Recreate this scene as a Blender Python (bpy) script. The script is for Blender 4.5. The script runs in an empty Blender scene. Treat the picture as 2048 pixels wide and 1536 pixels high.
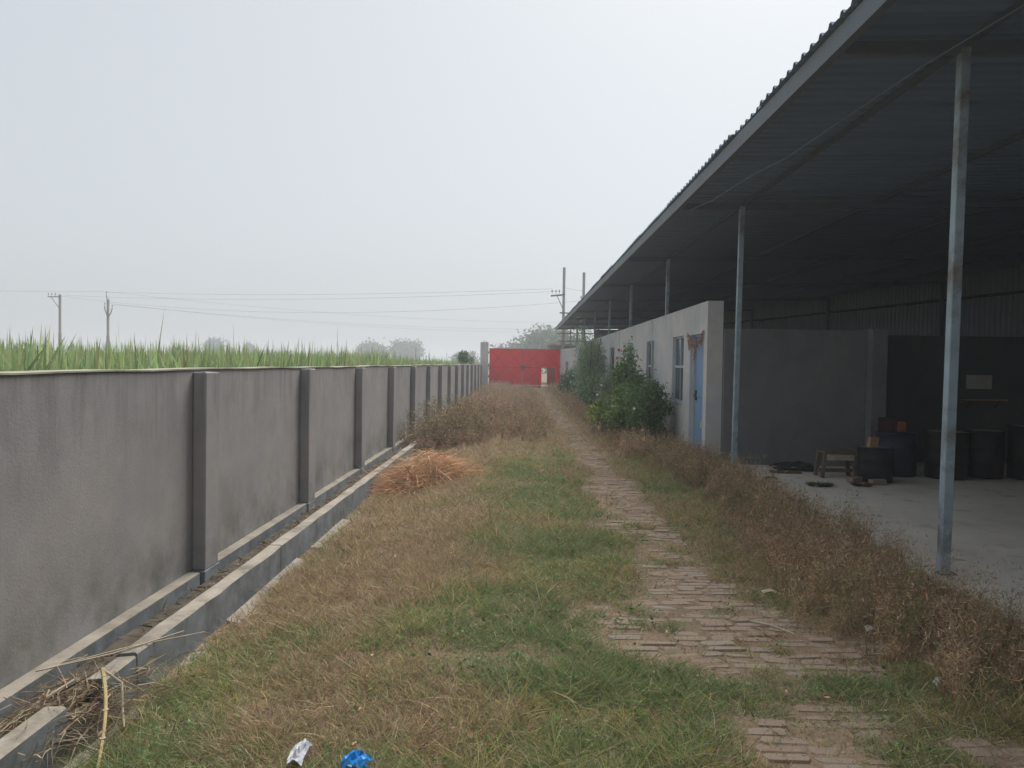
import bpy, math, random
import numpy as np
from mathutils import Matrix, Vector

random.seed(7)
RNG = np.random.default_rng(11)
scene = bpy.context.scene
COL = scene.collection

# ------------------------------------------------------------------ camera
F = 1550.0                                    # focal length in pixels of a 2048 wide frame
vy = Vector((21, 41, -F)).normalized()        # where the yard's long axis points, in camera space
r_ = 0.016
up = Vector((math.sin(r_), math.cos(r_), 0)); up = (up - vy * up.dot(vy)).normalized()
vx = vy.cross(up)
R3 = Matrix((vx, vy, up))                     # rows: world axes in camera space -> camera to world
cam = bpy.data.cameras.new('camera')
cam.sensor_width = 36; cam.lens = 36 * F / 2048
cam.clip_start = 0.05; cam.clip_end = 5000
camo = bpy.data.objects.new('camera', cam); COL.objects.link(camo)
camo.matrix_world = Matrix.Translation((0, 0, 1.6)) @ R3.to_4x4()
scene.camera = camo

# ------------------------------------------------------------------ world, sun, exposure
SUN_EL, SUN_AZ = 53, 24                      # azimuth from +Y towards -X is negative
w = bpy.data.worlds.new('World'); scene.world = w; w.use_nodes = True
nt = w.node_tree; nt.nodes.clear()
out = nt.nodes.new('ShaderNodeOutputWorld'); bg = nt.nodes.new('ShaderNodeBackground')
sky = nt.nodes.new('ShaderNodeTexSky'); sky.sky_type = 'NISHITA'; sky.sun_disc = False
sky.sun_elevation = math.radians(SUN_EL); sky.sun_rotation = math.radians(SUN_AZ)
sky.air_density = 1.0; sky.dust_density = 4.0; sky.ozone_density = 1.5
hsv = nt.nodes.new('ShaderNodeHueSaturation'); hsv.inputs['Saturation'].default_value = 0.28
mixw = nt.nodes.new('ShaderNodeMix'); mixw.data_type = 'RGBA'
mixw.inputs[0].default_value = 0.62
mixw.inputs[7].default_value = (5.5, 5.95, 6.35, 1)      # the even cloud layer
nt.links.new(sky.outputs[0], hsv.inputs['Color']); nt.links.new(hsv.outputs[0], mixw.inputs[6])
nt.links.new(mixw.outputs[2], bg.inputs['Color']); bg.inputs['Strength'].default_value = 0.082
nt.links.new(bg.outputs[0], out.inputs['Surface'])
sun = bpy.data.lights.new('sun', 'SUN'); sun.energy = 2.6; sun.angle = math.radians(40); sun.color = (1, .96, .9)
suno = bpy.data.objects.new('sun', sun); COL.objects.link(suno)
az, el = math.radians(SUN_AZ), math.radians(SUN_EL)
sdir = Vector((math.sin(az) * math.cos(el), math.cos(az) * math.cos(el), math.sin(el)))
suno.rotation_euler = sdir.to_track_quat('Z', 'Y').to_euler()
vs = scene.view_settings; vs.view_transform = 'Standard'; vs.look = 'None'; vs.gamma = 1; vs.exposure = 0.62
scene.render.engine = 'CYCLES'
cy = scene.cycles; cy.use_denoising = True; cy.max_bounces = 6; cy.diffuse_bounces = 3; cy.volume_bounces = 1
cy.transparent_max_bounces = 8; cy.sample_clamp_indirect = 4

# ------------------------------------------------------------------ helpers
def tag(o, label=None, cat=None, group=None, kind=None):
    if label: o['label'] = label
    if cat: o['category'] = cat
    if group: o['group'] = group
    if kind: o['kind'] = kind
    return o

def thing(name, loc, label, cat, group=None, rz=0):
    o = bpy.data.objects.new(name, None); COL.objects.link(o)
    o.location = loc; o.rotation_euler = (0, 0, rz); o.empty_display_size = .2
    return tag(o, label, cat, group)

def link(name, me, parent=None, loc=None):
    o = bpy.data.objects.new(name, me); COL.objects.link(o)
    if parent: o.parent = parent
    if loc is not None: o.location = loc
    return o

class MB:
    """collects shapes; build() links them as one mesh object"""
    def __init__(s): s.v = []; s.f = []
    def add(s, vs, fs):
        n = len(s.v); s.v += [tuple(p) for p in vs]; s.f += [tuple(i + n for i in f) for f in fs]; return s
    def box(s, x0, x1, y0, y1, z0, z1, bev=0, jit=0):
        if bev:
            b = bev; vs = []; 
            for sx in (0, 1):
                for sy in (0, 1):
                    for sz in (0, 1):
                        X = (x0, x1)[sx]; Y = (y0, y1)[sy]; Z = (z0, z1)[sz]
                        ix, iy, iz = (b, -b)[sx], (b, -b)[sy], (b, -b)[sz]
                        vs += [(X, Y + iy, Z + iz), (X + ix, Y, Z + iz), (X + ix, Y + iy, Z)]
            if jit: vs = [(a + random.uniform(-jit, jit), c + random.uniform(-jit, jit), d + random.uniform(-jit, jit)) for a, c, d in vs]
            c = lambda i, j, k: (i * 4 + j * 2 + k) * 3
            fs = []
            for k, sg in ((0, 0), (0, 1)):
                q = [c(sg, 0, 0), c(sg, 1, 0), c(sg, 1, 1), c(sg, 0, 1)]; fs.append(q if sg else q[::-1])
            for sg in (0, 1):
                q = [c(0, sg, 0) + 1, c(0, sg, 1) + 1, c(1, sg, 1) + 1, c(1, sg, 0) + 1]; fs.append(q if sg else q[::-1])
            for sg in (0, 1):
                q = [c(0, 0, sg) + 2, c(1, 0, sg) + 2, c(1, 1, sg) + 2, c(0, 1, sg) + 2]; fs.append(q if sg else q[::-1])
            for i in (0, 1):
                for j in (0, 1):
                    fs.append([c(i, j, 0), c(i, j, 1), c(i, j, 1) + 1, c(i, j, 0) + 1])
                    fs.append([c(i, 0, j), c(i, 1, j), c(i, 1, j) + 2, c(i, 0, j) + 2])
                    fs.append([c(0, i, j) + 1, c(1, i, j) + 1, c(1, i, j) + 2, c(0, i, j) + 2])
            for i in (0, 1):
                for j in (0, 1):
                    for k in (0, 1): a = c(i, j, k); fs.append([a, a + 1, a + 2])
            return s.add(vs, fs)
        vs = [(x0, y0, z0), (x1, y0, z0), (x1, y1, z0), (x0, y1, z0), (x0, y0, z1), (x1, y0, z1), (x1, y1, z1), (x0, y1, z1)]
        return s.add(vs, [(3, 2, 1, 0), (4, 5, 6, 7), (0, 1, 5, 4), (1, 2, 6, 5), (2, 3, 7, 6), (3, 0, 4, 7)])
    def tube(s, pts, rad, n=6, caps=True):
        pts = [Vector(p) for p in pts]; rads = rad if isinstance(rad, (list, tuple)) else [rad] * len(pts)
        rings = []
        for i, p in enumerate(pts):
            d = (pts[min(i + 1, len(pts) - 1)] - pts[max(i - 1, 0)]).normalized()
            a = d.orthogonal().normalized() if i == 0 else (a - d * a.dot(d)).normalized()
            b = d.cross(a)
            rings.append([p + (a * math.cos(2 * math.pi * k / n) + b * math.sin(2 * math.pi * k / n)) * rads[i] for k in range(n)])
        vs = [q for r in rings for q in r]; fs = []
        for i in range(len(pts) - 1):
            for k in range(n):
                k2 = (k + 1) % n; fs.append((i * n + k, i * n + k2, (i + 1) * n + k2, (i + 1) * n + k))
        if caps: fs += [tuple(range(n))[::-1], tuple(range((len(pts) - 1) * n, len(pts) * n))]
        return s.add(vs, fs)
    def bar(s, p, q, wd, hd, upv=(0, 0, 1)):
        p, q = Vector(p), Vector(q); d = (q - p).normalized(); u = Vector(upv); u = (u - d * u.dot(d)).normalized(); sd = d.cross(u)
        vs = [e + sd * a * wd / 2 + u * b * hd / 2 for e in (p, q) for a, b in ((-1, -1), (1, -1), (1, 1), (-1, 1))]
        return s.add(vs, [(3, 2, 1, 0), (4, 5, 6, 7), (0, 1, 5, 4), (1, 2, 6, 5), (2, 3, 7, 6), (3, 0, 4, 7)])
    def lathe(s, prof, n=20, c=(0, 0, 0)):
        vs = [(c[0] + r * math.cos(2 * math.pi * k / n), c[1] + r * math.sin(2 * math.pi * k / n), c[2] + z) for r, z in prof for k in range(n)]
        fs = [(i * n + k, i * n + (k + 1) % n, (i + 1) * n + (k + 1) % n, (i + 1) * n + k) for i in range(len(prof) - 1) for k in range(n)]
        return s.add(vs, fs)
    def build(s, name, m, parent=None, org=(0, 0, 0), smooth=False, side=None):
        me = bpy.data.meshes.new(name)
        me.from_pydata([(x - org[0], y - org[1], z - org[2]) for x, y, z in s.v], [], s.f)
        if m: me.materials.append(m)
        if smooth: me.polygons.foreach_set('use_smooth', [True] * len(me.polygons))
        me.update()
        if side:                                            # upright faces: stains plus shade put into a darker colour
            me.materials.append(M[side])
            for p in me.polygons:
                if abs(p.normal.z) < .5: p.material_index = 1
        return link(name, me, parent)

def np_mesh(name, V, T, C, m, parent=None):
    """triangle mesh with a colour per vertex"""
    me = bpy.data.meshes.new(name); nv, ntri = len(V), len(T)
    me.vertices.add(nv); me.vertices.foreach_set('co', np.ascontiguousarray(V, dtype=np.float32).ravel())
    me.loops.add(ntri * 3); me.loops.foreach_set('vertex_index', np.ascontiguousarray(T, dtype=np.int32).ravel())
    me.polygons.add(ntri); me.polygons.foreach_set('loop_start', np.arange(0, ntri * 3, 3, dtype=np.int32))
    try: me.polygons.foreach_set('loop_total', np.full(ntri, 3, dtype=np.int32))
    except Exception: pass
    a = me.color_attributes.new('Col', 'FLOAT_COLOR', 'POINT')
    c4 = np.ones((nv, 4), np.float32); c4[:, :3] = C; a.data.foreach_set('color', c4.ravel())
    me.materials.append(m); me.update(calc_edges=True); me.validate()
    return link(name, me, parent)

def vnoise(x, y, s=1.0, seed=0):
    x = np.asarray(x, float) * s; y = np.asarray(y, float) * s
    xi, yi = np.floor(x).astype(np.int64), np.floor(y).astype(np.int64); fx, fy = x - xi, y - yi
    fx = fx * fx * (3 - 2 * fx); fy = fy * fy * (3 - 2 * fy)
    def h(a, b):
        n = (a * 374761393 + b * 668265263 + seed * 974711) & 0x7fffffff
        n = ((n ^ (n >> 13)) * 1274126177) & 0x7fffffff
        return ((n ^ (n >> 16)) & 0xffff) / 65535.0
    return (h(xi, yi) * (1 - fx) + h(xi + 1, yi) * fx) * (1 - fy) + (h(xi, yi + 1) * (1 - fx) + h(xi + 1, yi + 1) * fx) * fy
def fbm(x, y, s=1.0, seed=0): return .55 * vnoise(x, y, s, seed) + .3 * vnoise(x, y, s * 2.1, seed + 1) + .15 * vnoise(x, y, s * 4.3, seed + 2)
def sstep(a, b, x): t = np.clip((np.asarray(x, float) - a) / (b - a), 0, 1); return t * t * (3 - 2 * t)

def ribbons(P, D, L, W, droop, nseg, C, curl=None):
    """tapering blades: base P, unit direction D, length L, width W, droop = fall at the tip"""
    n = len(P); D = D / np.linalg.norm(D, axis=1, keepdims=True)
    side = np.cross(D, RNG.normal(size=(n, 3))); side /= np.linalg.norm(side, axis=1, keepdims=True) + 1e-9
    if curl is None: curl = np.zeros((n, 3))
    rows = []
    for i in range(nseg + 1):
        t = i / nseg
        p = P + D * (L * t)[:, None] + curl * (t * t * L)[:, None]; p[:, 2] -= droop * t * t
        if i < nseg:
            wd = (W * (1 - .75 * t ** 1.5) / 2)[:, None]; rows += [p - side * wd, p + side * wd]
        else: rows.append(p)
    k = len(rows); V = np.stack(rows, 1).reshape(-1, 3)
    tri = []
    for i in range(nseg - 1): a = 2 * i; tri += [(a, a + 1, a + 3), (a, a + 3, a + 2)]
    a = 2 * (nseg - 1); tri.append((a, a + 1, a + 2))
    T = (np.arange(n)[:, None, None] * k + np.array(tri)[None]).reshape(-1, 3)
    return V, T, np.repeat(C, k, 0)

def leafquads(P, D, L, W, C):
    """leaf-shaped rhombs lying along D, folded a little on the midrib"""
    n = len(P); D = D / (np.linalg.norm(D, axis=1, keepdims=True) + 1e-9)
    side = np.cross(D, RNG.normal(size=(n, 3))); side /= np.linalg.norm(side, axis=1, keepdims=True) + 1e-9
    nr = np.cross(D, side)
    V = np.stack([P, P + D * (L * .45)[:, None] + side * (W / 2)[:, None] + nr * (W * .15)[:, None], P + D * L[:, None],
                  P + D * (L * .45)[:, None] - side * (W / 2)[:, None] + nr * (W * .15)[:, None]], 1).reshape(-1, 3)
    T = (np.arange(n)[:, None, None] * 4 + np.array([(0, 1, 2), (0, 2, 3)])[None]).reshape(-1, 3)
    return V, T, np.repeat(C, 4, 0)

def join(*parts):
    V, T, C = [], [], []; o = 0
    for v, t, c in parts: V.append(v); T.append(t + o); C.append(c); o += len(v)
    return np.concatenate(V), np.concatenate(T), np.concatenate(C)

def jcol(base, n, var=.15, hue=.06):
    c = np.array(base)[None] * (1 + RNG.normal(0, var, (n, 1))) * (1 + RNG.normal(0, hue, (n, 3)))
    return np.clip(c, .004, 1)

# ------------------------------------------------------------------ materials
def nodes(name):
    m = bpy.data.materials.new(name); m.use_nodes = True; t = m.node_tree; b = t.nodes['Principled BSDF']
    b.inputs['Specular IOR Level'].default_value = .3
    return m, t, b
def N(t, kind, **kw):
    n = t.nodes.new(kind)
    for k, v in kw.items():
        if k in n.inputs: n.inputs[k].default_value = v
        else: setattr(n, k, v)
    return n
def ramp(t, fac, stops):
    r = t.nodes.new('ShaderNodeValToRGB'); e = r.color_ramp.elements
    while len(e) < len(stops): e.new(.5)
    for q, (p, c) in zip(e, stops): q.position = p; q.color = (*c, 1)
    t.links.new(fac, r.inputs[0]); return r.outputs[0]
def mixc(t, fac, a, b, mode='MIX'):
    n = t.nodes.new('ShaderNodeMix'); n.data_type = 'RGBA'; n.blend_type = mode
    for v, i in ((fac, 0), (a, 6), (b, 7)):
        if isinstance(v, (int, float)): n.inputs[i].default_value = v
        elif isinstance(v, tuple): n.inputs[i].default_value = (*v, 1)
        else: t.links.new(v, n.inputs[i])
    return n.outputs[2]
def coords(t, scale=(1, 1, 1), kind='Object'):
    c = t.nodes.new('ShaderNodeTexCoord'); mp = t.nodes.new('ShaderNodeMapping'); mp.inputs['Scale'].default_value = scale
    t.links.new(c.outputs[kind], mp.inputs[0]); return mp.outputs[0]
def noise(t, vec, scale, detail=5, rough=.6):
    n = N(t, 'ShaderNodeTexNoise', Scale=scale, Detail=detail, Roughness=rough); t.links.new(vec, n.inputs['Vector']); return n.outputs['Fac']
def bump(t, b, h, strength=.4, dist=.01):
    n = N(t, 'ShaderNodeBump', Strength=strength, Distance=dist); t.links.new(h, n.inputs['Height']); t.links.new(n.outputs[0], b.inputs['Normal'])
def lerp3(a, b, k): return tuple(x + (y - x) * k for x, y in zip(a, b))

def m_plain(name, c, rough=.6, metal=0, var=.25, scale=8, bumpy=.15, dirt=None, dirt_amt=.5, dscale=3):
    m, t, b = nodes(name); v = coords(t)
    f = noise(t, v, scale)
    col = ramp(t, f, [(.3, tuple(x * (1 - var) for x in c)), (.7, tuple(min(1, x * (1 + var)) for x in c))])
    if dirt:
        g = noise(t, v, dscale, 8, .7); k = ramp(t, g, [(.5, (0, 0, 0)), (.66, (dirt_amt,) * 3)])
        col = mixc(t, k, col, dirt)
    t.links.new(col, b.inputs['Base Color']); b.inputs['Roughness'].default_value = rough; b.inputs['Metallic'].default_value = metal
    if bumpy: bump(t, b, noise(t, v, scale * 6, 3), bumpy, .004)
    return m

def m_plaster(name, c, topz, algae=.5, warm=(1.08, .98, .9), streak=.5, contrast=.18):
    """cement render: cloudy patches, rain streaks from the top, greenish damp low down"""
    m, t, b = nodes(name); v = coords(t)
    big = noise(t, v, .9, 6, .62); mid = noise(t, v, 4.5, 6, .65); fine = noise(t, v, 60, 3, .6)
    col = ramp(t, big, [(.3, tuple(x * (1 - contrast) for x in c)), (.5, c), (.72, tuple(x * (1 + contrast) * k for x, k in zip(c, warm)))])
    col = mixc(t, .5, col, ramp(t, mid, [(.3, (.72,) * 3), (.7, (1.0,) * 3)]), 'MULTIPLY')
    sv = coords(t, (3.2, 3.2, .8)); st = noise(t, sv, 1.0, 8, .75)
    sep = t.nodes.new('ShaderNodeSeparateXYZ'); tc = t.nodes.new('ShaderNodeTexCoord'); t.links.new(tc.outputs['Object'], sep.inputs[0])
    mr = N(t, 'ShaderNodeMapRange'); mr.inputs[1].default_value = topz - .75; mr.inputs[2].default_value = topz; t.links.new(sep.outputs[2], mr.inputs[0])
    k = t.nodes.new('ShaderNodeMath'); k.operation = 'MULTIPLY'; t.links.new(mr.outputs[0], k.inputs[0])
    sr = ramp(t, st, [(.47, (0, 0, 0)), (.62, (streak,) * 3)]); t.links.new(sr, k.inputs[1])
    col = mixc(t, k.outputs[0], col, tuple(x * .45 for x in c))
    s2 = ramp(t, noise(t, coords(t, (11, 11, .55)), 1.0, 5, .7), [(.52, (0, 0, 0)), (.66, (streak * .8,) * 3)])
    m2 = N(t, 'ShaderNodeMapRange'); m2.inputs[1].default_value = topz - .42; m2.inputs[2].default_value = topz; t.links.new(sep.outputs[2], m2.inputs[0])
    k3 = t.nodes.new('ShaderNodeMath'); k3.operation = 'MULTIPLY'; t.links.new(m2.outputs[0], k3.inputs[0]); t.links.new(s2, k3.inputs[1])
    col = mixc(t, k3.outputs[0], col, tuple(x * .38 for x in c))
    ml = N(t, 'ShaderNodeMapRange'); ml.inputs[1].default_value = .75; ml.inputs[2].default_value = -.15; t.links.new(sep.outputs[2], ml.inputs[0])
    k2 = t.nodes.new('ShaderNodeMath'); k2.operation = 'MULTIPLY'; t.links.new(ml.outputs[0], k2.inputs[0])
    ar = ramp(t, noise(t, v, 1.7, 6, .7), [(.42, (0, 0, 0)), (.68, (algae,) * 3)]); t.links.new(ar, k2.inputs[1])
    col = mixc(t, k2.outputs[0], col, (.075, .08, .05))
    sp = ramp(t, noise(t, v, 26, 2, .5), [(.70, (0, 0, 0)), (.76, (.35,) * 3)])
    col = mixc(t, sp, col, tuple(x * .5 for x in c))
    t.links.new(col, b.inputs['Base Color']); b.inputs['Roughness'].default_value = .9
    bump(t, b, fine, .35, .005)
    return m

def m_leaf(name, trans=.3, rough=.55):
    m, t, b = nodes(name); a = t.nodes.new('ShaderNodeAttribute'); a.attribute_name = 'Col'
    t.links.new(a.outputs['Color'], b.inputs['Base Color']); b.inputs['Roughness'].default_value = rough
    b.inputs['Specular IOR Level'].default_value = .2
    tr = t.nodes.new('ShaderNodeBsdfTranslucent'); t.links.new(a.outputs['Color'], tr.inputs[0])
    mx = t.nodes.new('ShaderNodeMixShader'); mx.inputs[0].default_value = trans
    o = t.nodes['Material Output']; t.links.new(b.outputs[0], mx.inputs[1]); t.links.new(tr.outputs[0], mx.inputs[2]); t.links.new(mx.outputs[0], o.inputs['Surface'])
    return m

M = {}
M['leaf'] = m_leaf('leaf_material'); M['dry'] = m_leaf('dry_leaf_material', .2, .8)
M['wall'] = m_plaster('boundary_render', (.325, .315, .318), 1.5, .85, streak=.5, contrast=.12, warm=(1.04, .985, .94))
M['render'] = m_plaster('room_render', (.56, .565, .565), 2.7, .3, streak=.35, contrast=.10)
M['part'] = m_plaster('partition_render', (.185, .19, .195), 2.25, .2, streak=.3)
M['recess_shade'] = m_plaster('shaded_recess_render', (.075, .073, .073), 2.2, .2, streak=.3)  # dimness of the shed recess put into a darker base colour
M['concrete'] = m_plain('drain_concrete', (.33, .295, .25), .9, 0, .25, 6, .5, (.14, .125, .095), .75, 2.6)
M['ledge'] = m_plain('ledge_mortar', (.30, .27, .225), .95, 0, .22, 5, .5, (.14, .12, .08), .6, 2)
M['shaded_conc'] = m_plain('stained_shaded_concrete', (.19, .21, .225), .95, 0, .3, 5, .5, (.10, .105, .09), .7, 3)  # stained concrete with the shade of upright faces mixed into its colour
M['channel'] = m_plain('channel_silt', (.085, .072, .055), .95, 0, .35, 7, .5)
M['coping'] = m_plain('lichen_coping', (.36, .355, .275), .95, 0, .25, 5, .3, (.2, .2, .17), .6, 4)
M['galv'] = m_plain('galvanised_sheet', (.20, .275, .375), .6, .08, .10, 2, 0, (.17, .22, .28), .3, 1.2)
M['clad'] = m_plain('corrugated_cladding', (.24, .26, .265), .6, .1, .12, 2, 0, (.15, .14, .13), .3, 1)
M['steel'] = m_plain('painted_steel', (.13, .16, .19), .6, .1, .15, 3, .05, (.12, .08, .055), .5, 3)
M['eave'] = m_plain('eave_steel', (.135, .16, .185), .6, .1, .15, 3, .05, (.10, .08, .075), .4, 3)
M['post'] = m_plain('blue_grey_post_paint', (.31, .395, .45), .55, 0, .14, 4, .1, (.15, .115, .08), .85, 2.2)
M['dark'] = m_plain('dark_steel', (.035, .037, .04), .6, .2, .3, 6, .1)
M['red'] = m_plain('red_gate_paint', (.86, .016, .018), .85, 0, .06, 2, .05, (.74, .025, .025), .5, 1.5)
M['redd'] = m_plain('red_gate_rail_paint', (.62, .014, .017), .55, 0, .12, 2, .05)
M['redshade'] = m_plain('shaded_red_paint', (.20, .028, .024), .7, 0, .25, 3, .05)  # shade on the open wicket leaf painted as a darker red
M['blue'] = m_plain('blue_door_paint', (.19, .32, .50), .5, 0, .1, 3, .08, (.24, .30, .38), .5, 2.2)
M['bframe'] = m_plain('blue_grey_window_paint', (.38, .45, .53), .5, 0, .1, 4, .05, (.2, .18, .16), .4, 5)
M['pole'] = m_plain('pole_concrete', (.30, .285, .27), .9, 0, .15, 2, .1)
M['ceram'] = m_plain('insulator_brown', (.06, .035, .03), .3, 0, .1, 4, 0)
M['wire'] = m_plain('aluminium_wire', (.12, .12, .12), .6, 0, .1, 3, 0)
M['bark'] = m_plain('bark', (.12, .095, .07), .9, 0, .3, 9, .5)
M['wood'] = m_plain('raw_wood', (.30, .19, .10), .8, 0, .25, 9, .2)
M['woodd'] = m_plain('old_dark_wood', (.13, .095, .07), .85, 0, .3, 8, .3)
M['orange'] = m_plain('orange_block_paint', (.20, .07, .035), .7, 0, .2, 8, .1)
M['maroon'] = m_plain('maroon_board', (.06, .022, .022), .7, 0, .2, 6, .1)
M['drum'] = m_plain('dark_drum_steel', (.016, .016, .016), .6, .1, .35, 5, .1, (.045, .028, .02), .6, 3)
M['bdrum'] = m_plain('blue_drum_plastic', (.012, .022, .04), .5, 0, .2, 4, .05)
M['rim'] = m_plain('dusty_lid', (.17, .155, .13), .8, 0, .25, 7, .2)
M['paper'] = m_plain('faded_paper', (.36, .345, .30), .8, 0, .12, 4, 0)
M['white'] = m_plain('white_plastic', (.50, .51, .56), .5, 0, .1, 10, .1, (.16, .20, .32), .9, 16)
M['bluebag'] = m_plain('bright_blue_plastic', (.012, .22, .60), .35, 0, .25, 20, .2)
M['cane'] = m_plain('yellow_cane', (.42, .33, .16), .6, 0, .25, 6, .1, (.3, .2, .08), .6, 9)
M['stick'] = m_plain('pale_dry_stick', (.40, .34, .26), .85, 0, .25, 9, .2)
M['flower'] = m_plain('red_petal', (.55, .055, .035), .6, 0, .2, 20, 0)
M['wflower'] = m_plain('white_petal', (.7, .72, .66), .6, 0, .1, 20, 0)
M['garl'] = m_plain('dried_marigold', (.36, .19, .12), .8, 0, .45, 30, .2)
M['leafrag'] = m_plain('pale_green_rag', (.30, .46, .17), .8, 0, .15, 9, .2)
M['outb'] = m_plaster('outbuilding_render', (.27, .265, .27), 3.2, .2, streak=.4)

for k_ in ('red', 'redd'): M[k_].node_tree.nodes['Principled BSDF'].inputs['Specular IOR Level'].default_value = .08
def m_glass():
    m, t, b = nodes('dusty_window_glass'); v = coords(t)
    col = ramp(t, noise(t, v, 3.5, 6, .7), [(.38, (.02, .025, .032)), (.62, (.10, .115, .13))])
    t.links.new(col, b.inputs['Base Color']); b.inputs['Roughness'].default_value = .18; b.inputs['Specular IOR Level'].default_value = .6
    return m
M['glass'] = m_glass()

def m_floor():
    m, t, b = nodes('cement_floor'); v = coords(t)
    col = ramp(t, noise(t, v, .8, 7, .62), [(.3, (.53, .48, .42)), (.52, (.63, .575, .505)), (.7, (.68, .625, .555))])
    col = mixc(t, ramp(t, noise(t, v, 2.4, 8, .7), [(.56, (0, 0, 0)), (.7, (.5,) * 3)]), col, (.17, .15, .13))
    col = mixc(t, ramp(t, noise(t, v, 38, 3, .6), [(.62, (0, 0, 0)), (.72, (.4,) * 3)]), col, (.15, .14, .12))
    t.links.new(col, b.inputs['Base Color']); b.inputs['Roughness'].default_value = .75
    bump(t, b, noise(t, v, 40, 4), .3, .004); return m
M['floor'] = m_floor()

def m_soil():
    m, t, b = nodes('yard_soil'); v = coords(t)
    col = ramp(t, noise(t, v, 1.3, 7, .65), [(.3, (.20, .145, .10)), (.5, (.285, .20, .138)), (.68, (.35, .245, .165))])
    col = mixc(t, ramp(t, noise(t, v, 2.6, 6, .7), [(.5, (0, 0, 0)), (.66, (.75,) * 3)]), col, (.15, .16, .085))
    col = mixc(t, ramp(t, noise(t, v, 45, 4, .7), [(.35, (.55,) * 3), (.7, (1.15,) * 3)]), col, col, 'MIX')
    col = mixc(t, .7, col, ramp(t, noise(t, v, 55, 4, .7), [(.3, (.45,) * 3), (.7, (1.0,) * 3)]), 'MULTIPLY')
    t.links.new(col, b.inputs['Base Color']); b.inputs['Roughness'].default_value = 1
    bump(t, b, noise(t, v, 30, 5), .8, .02); return m
M['soil'] = m_soil()

def m_brick():
    m, t, b = nodes('worn_paving_brick'); v = coords(t)
    oi = t.nodes.new('ShaderNodeObjectInfo')
    col = ramp(t, oi.outputs['Random'], [(0, (.245, .165, .125)), (.3, (.28, .20, .155)), (.65, (.285, .225, .18)), (.85, (.235, .20, .17)), (1, (.30, .255, .215))])
    col = mixc(t, ramp(t, noise(t, v, 22, 5, .7), [(.38, (0, 0, 0)), (.60, (.85,) * 3)]), col, (.285, .225, .17))
    col = mixc(t, ramp(t, noise(t, v, 60, 4, .7), [(.52, (0, 0, 0)), (.7, (.55,) * 3)]), col, (.13, .10, .075))
    t.links.new(col, b.inputs['Base Color']); b.inputs['Roughness'].default_value = .95
    bump(t, b, noise(t, v, 90, 4), .7, .006); return m
M['brick'] = m_brick()

# ------------------------------------------------------------------ ground
def gz(x, y):
    x = np.asarray(x, float); y = np.asarray(y, float)
    fill = 1 - sstep(13, 27, y)
    d = -.275 * (1 - sstep(-2.0, -.35, x)) * fill
    n = (fbm(x, y, .8, 3) - .5) * .06 * sstep(-2.02, -1.7, x) * (1 - sstep(2.9, 3.1, x))
    z = d + n
    z = np.where(x > 3.12, -.07, z)
    z = np.where(x < -2.10, -.45, z)
    z = np.where(x < -2.86, -.10, z)
    return z
def build_ground():
    xs = [-900, -300, -100, -40, -15, -6, -3.2, -2.87, -2.85, -2.5, -2.11, -2.09] + list(np.arange(-2.04, 3.10, .1)) + [3.11, 3.13, 3.6, 6, 12, 20, 60, 200, 900]
    ys = [-50, -20, -6, -2] + list(np.arange(0, 16, .12)) + list(np.arange(16, 60, .5)) + [64, 80, 120, 250, 500, 900]
    X, Y = np.meshgrid(xs, ys, indexing='ij'); Z = gz(X, Y); nx, ny = X.shape
    V = np.stack([X, Y, Z], -1).reshape(-1, 3).tolist()
    Fq = [(i * ny + j, (i + 1) * ny + j, (i + 1) * ny + j + 1, i * ny + j + 1) for i in range(nx - 1) for j in range(ny - 1)]
    b = MB(); b.v = V; b.f = Fq
    o = b.build('ground', M['soil'], smooth=True); tag(o, kind='structure')
build_ground()

def back_x(y): return 13.9 - .19 * (y - 21.4)
def build_floor():
    b = MB(); ys = np.arange(-27, 58.1, .25); rows = []
    for y in ys:
        e = 3.16 + .05 * math.sin(y * 1.7) + .07 * (float(vnoise(y, 1.3, 2.2, 9)) - .5) if y < 12.6 else 3.36
        rows.append((e, back_x(y) + .2, y))
    n = len(rows)
    vs = [(a, y, -.025) for a, c, y in rows] + [(c, y, -.025) for a, c, y in rows] + [(a, y, -.2) for a, c, y in rows]
    fs = [(i, n + i, n + i + 1, i + 1) for i in range(n - 1)] + [(2 * n + i, i, i + 1, 2 * n + i + 1) for i in range(n - 1)]
    b.add(vs, fs); tag(b.build('concrete_floor', M['floor']), kind='structure')
build_floor()

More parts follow.
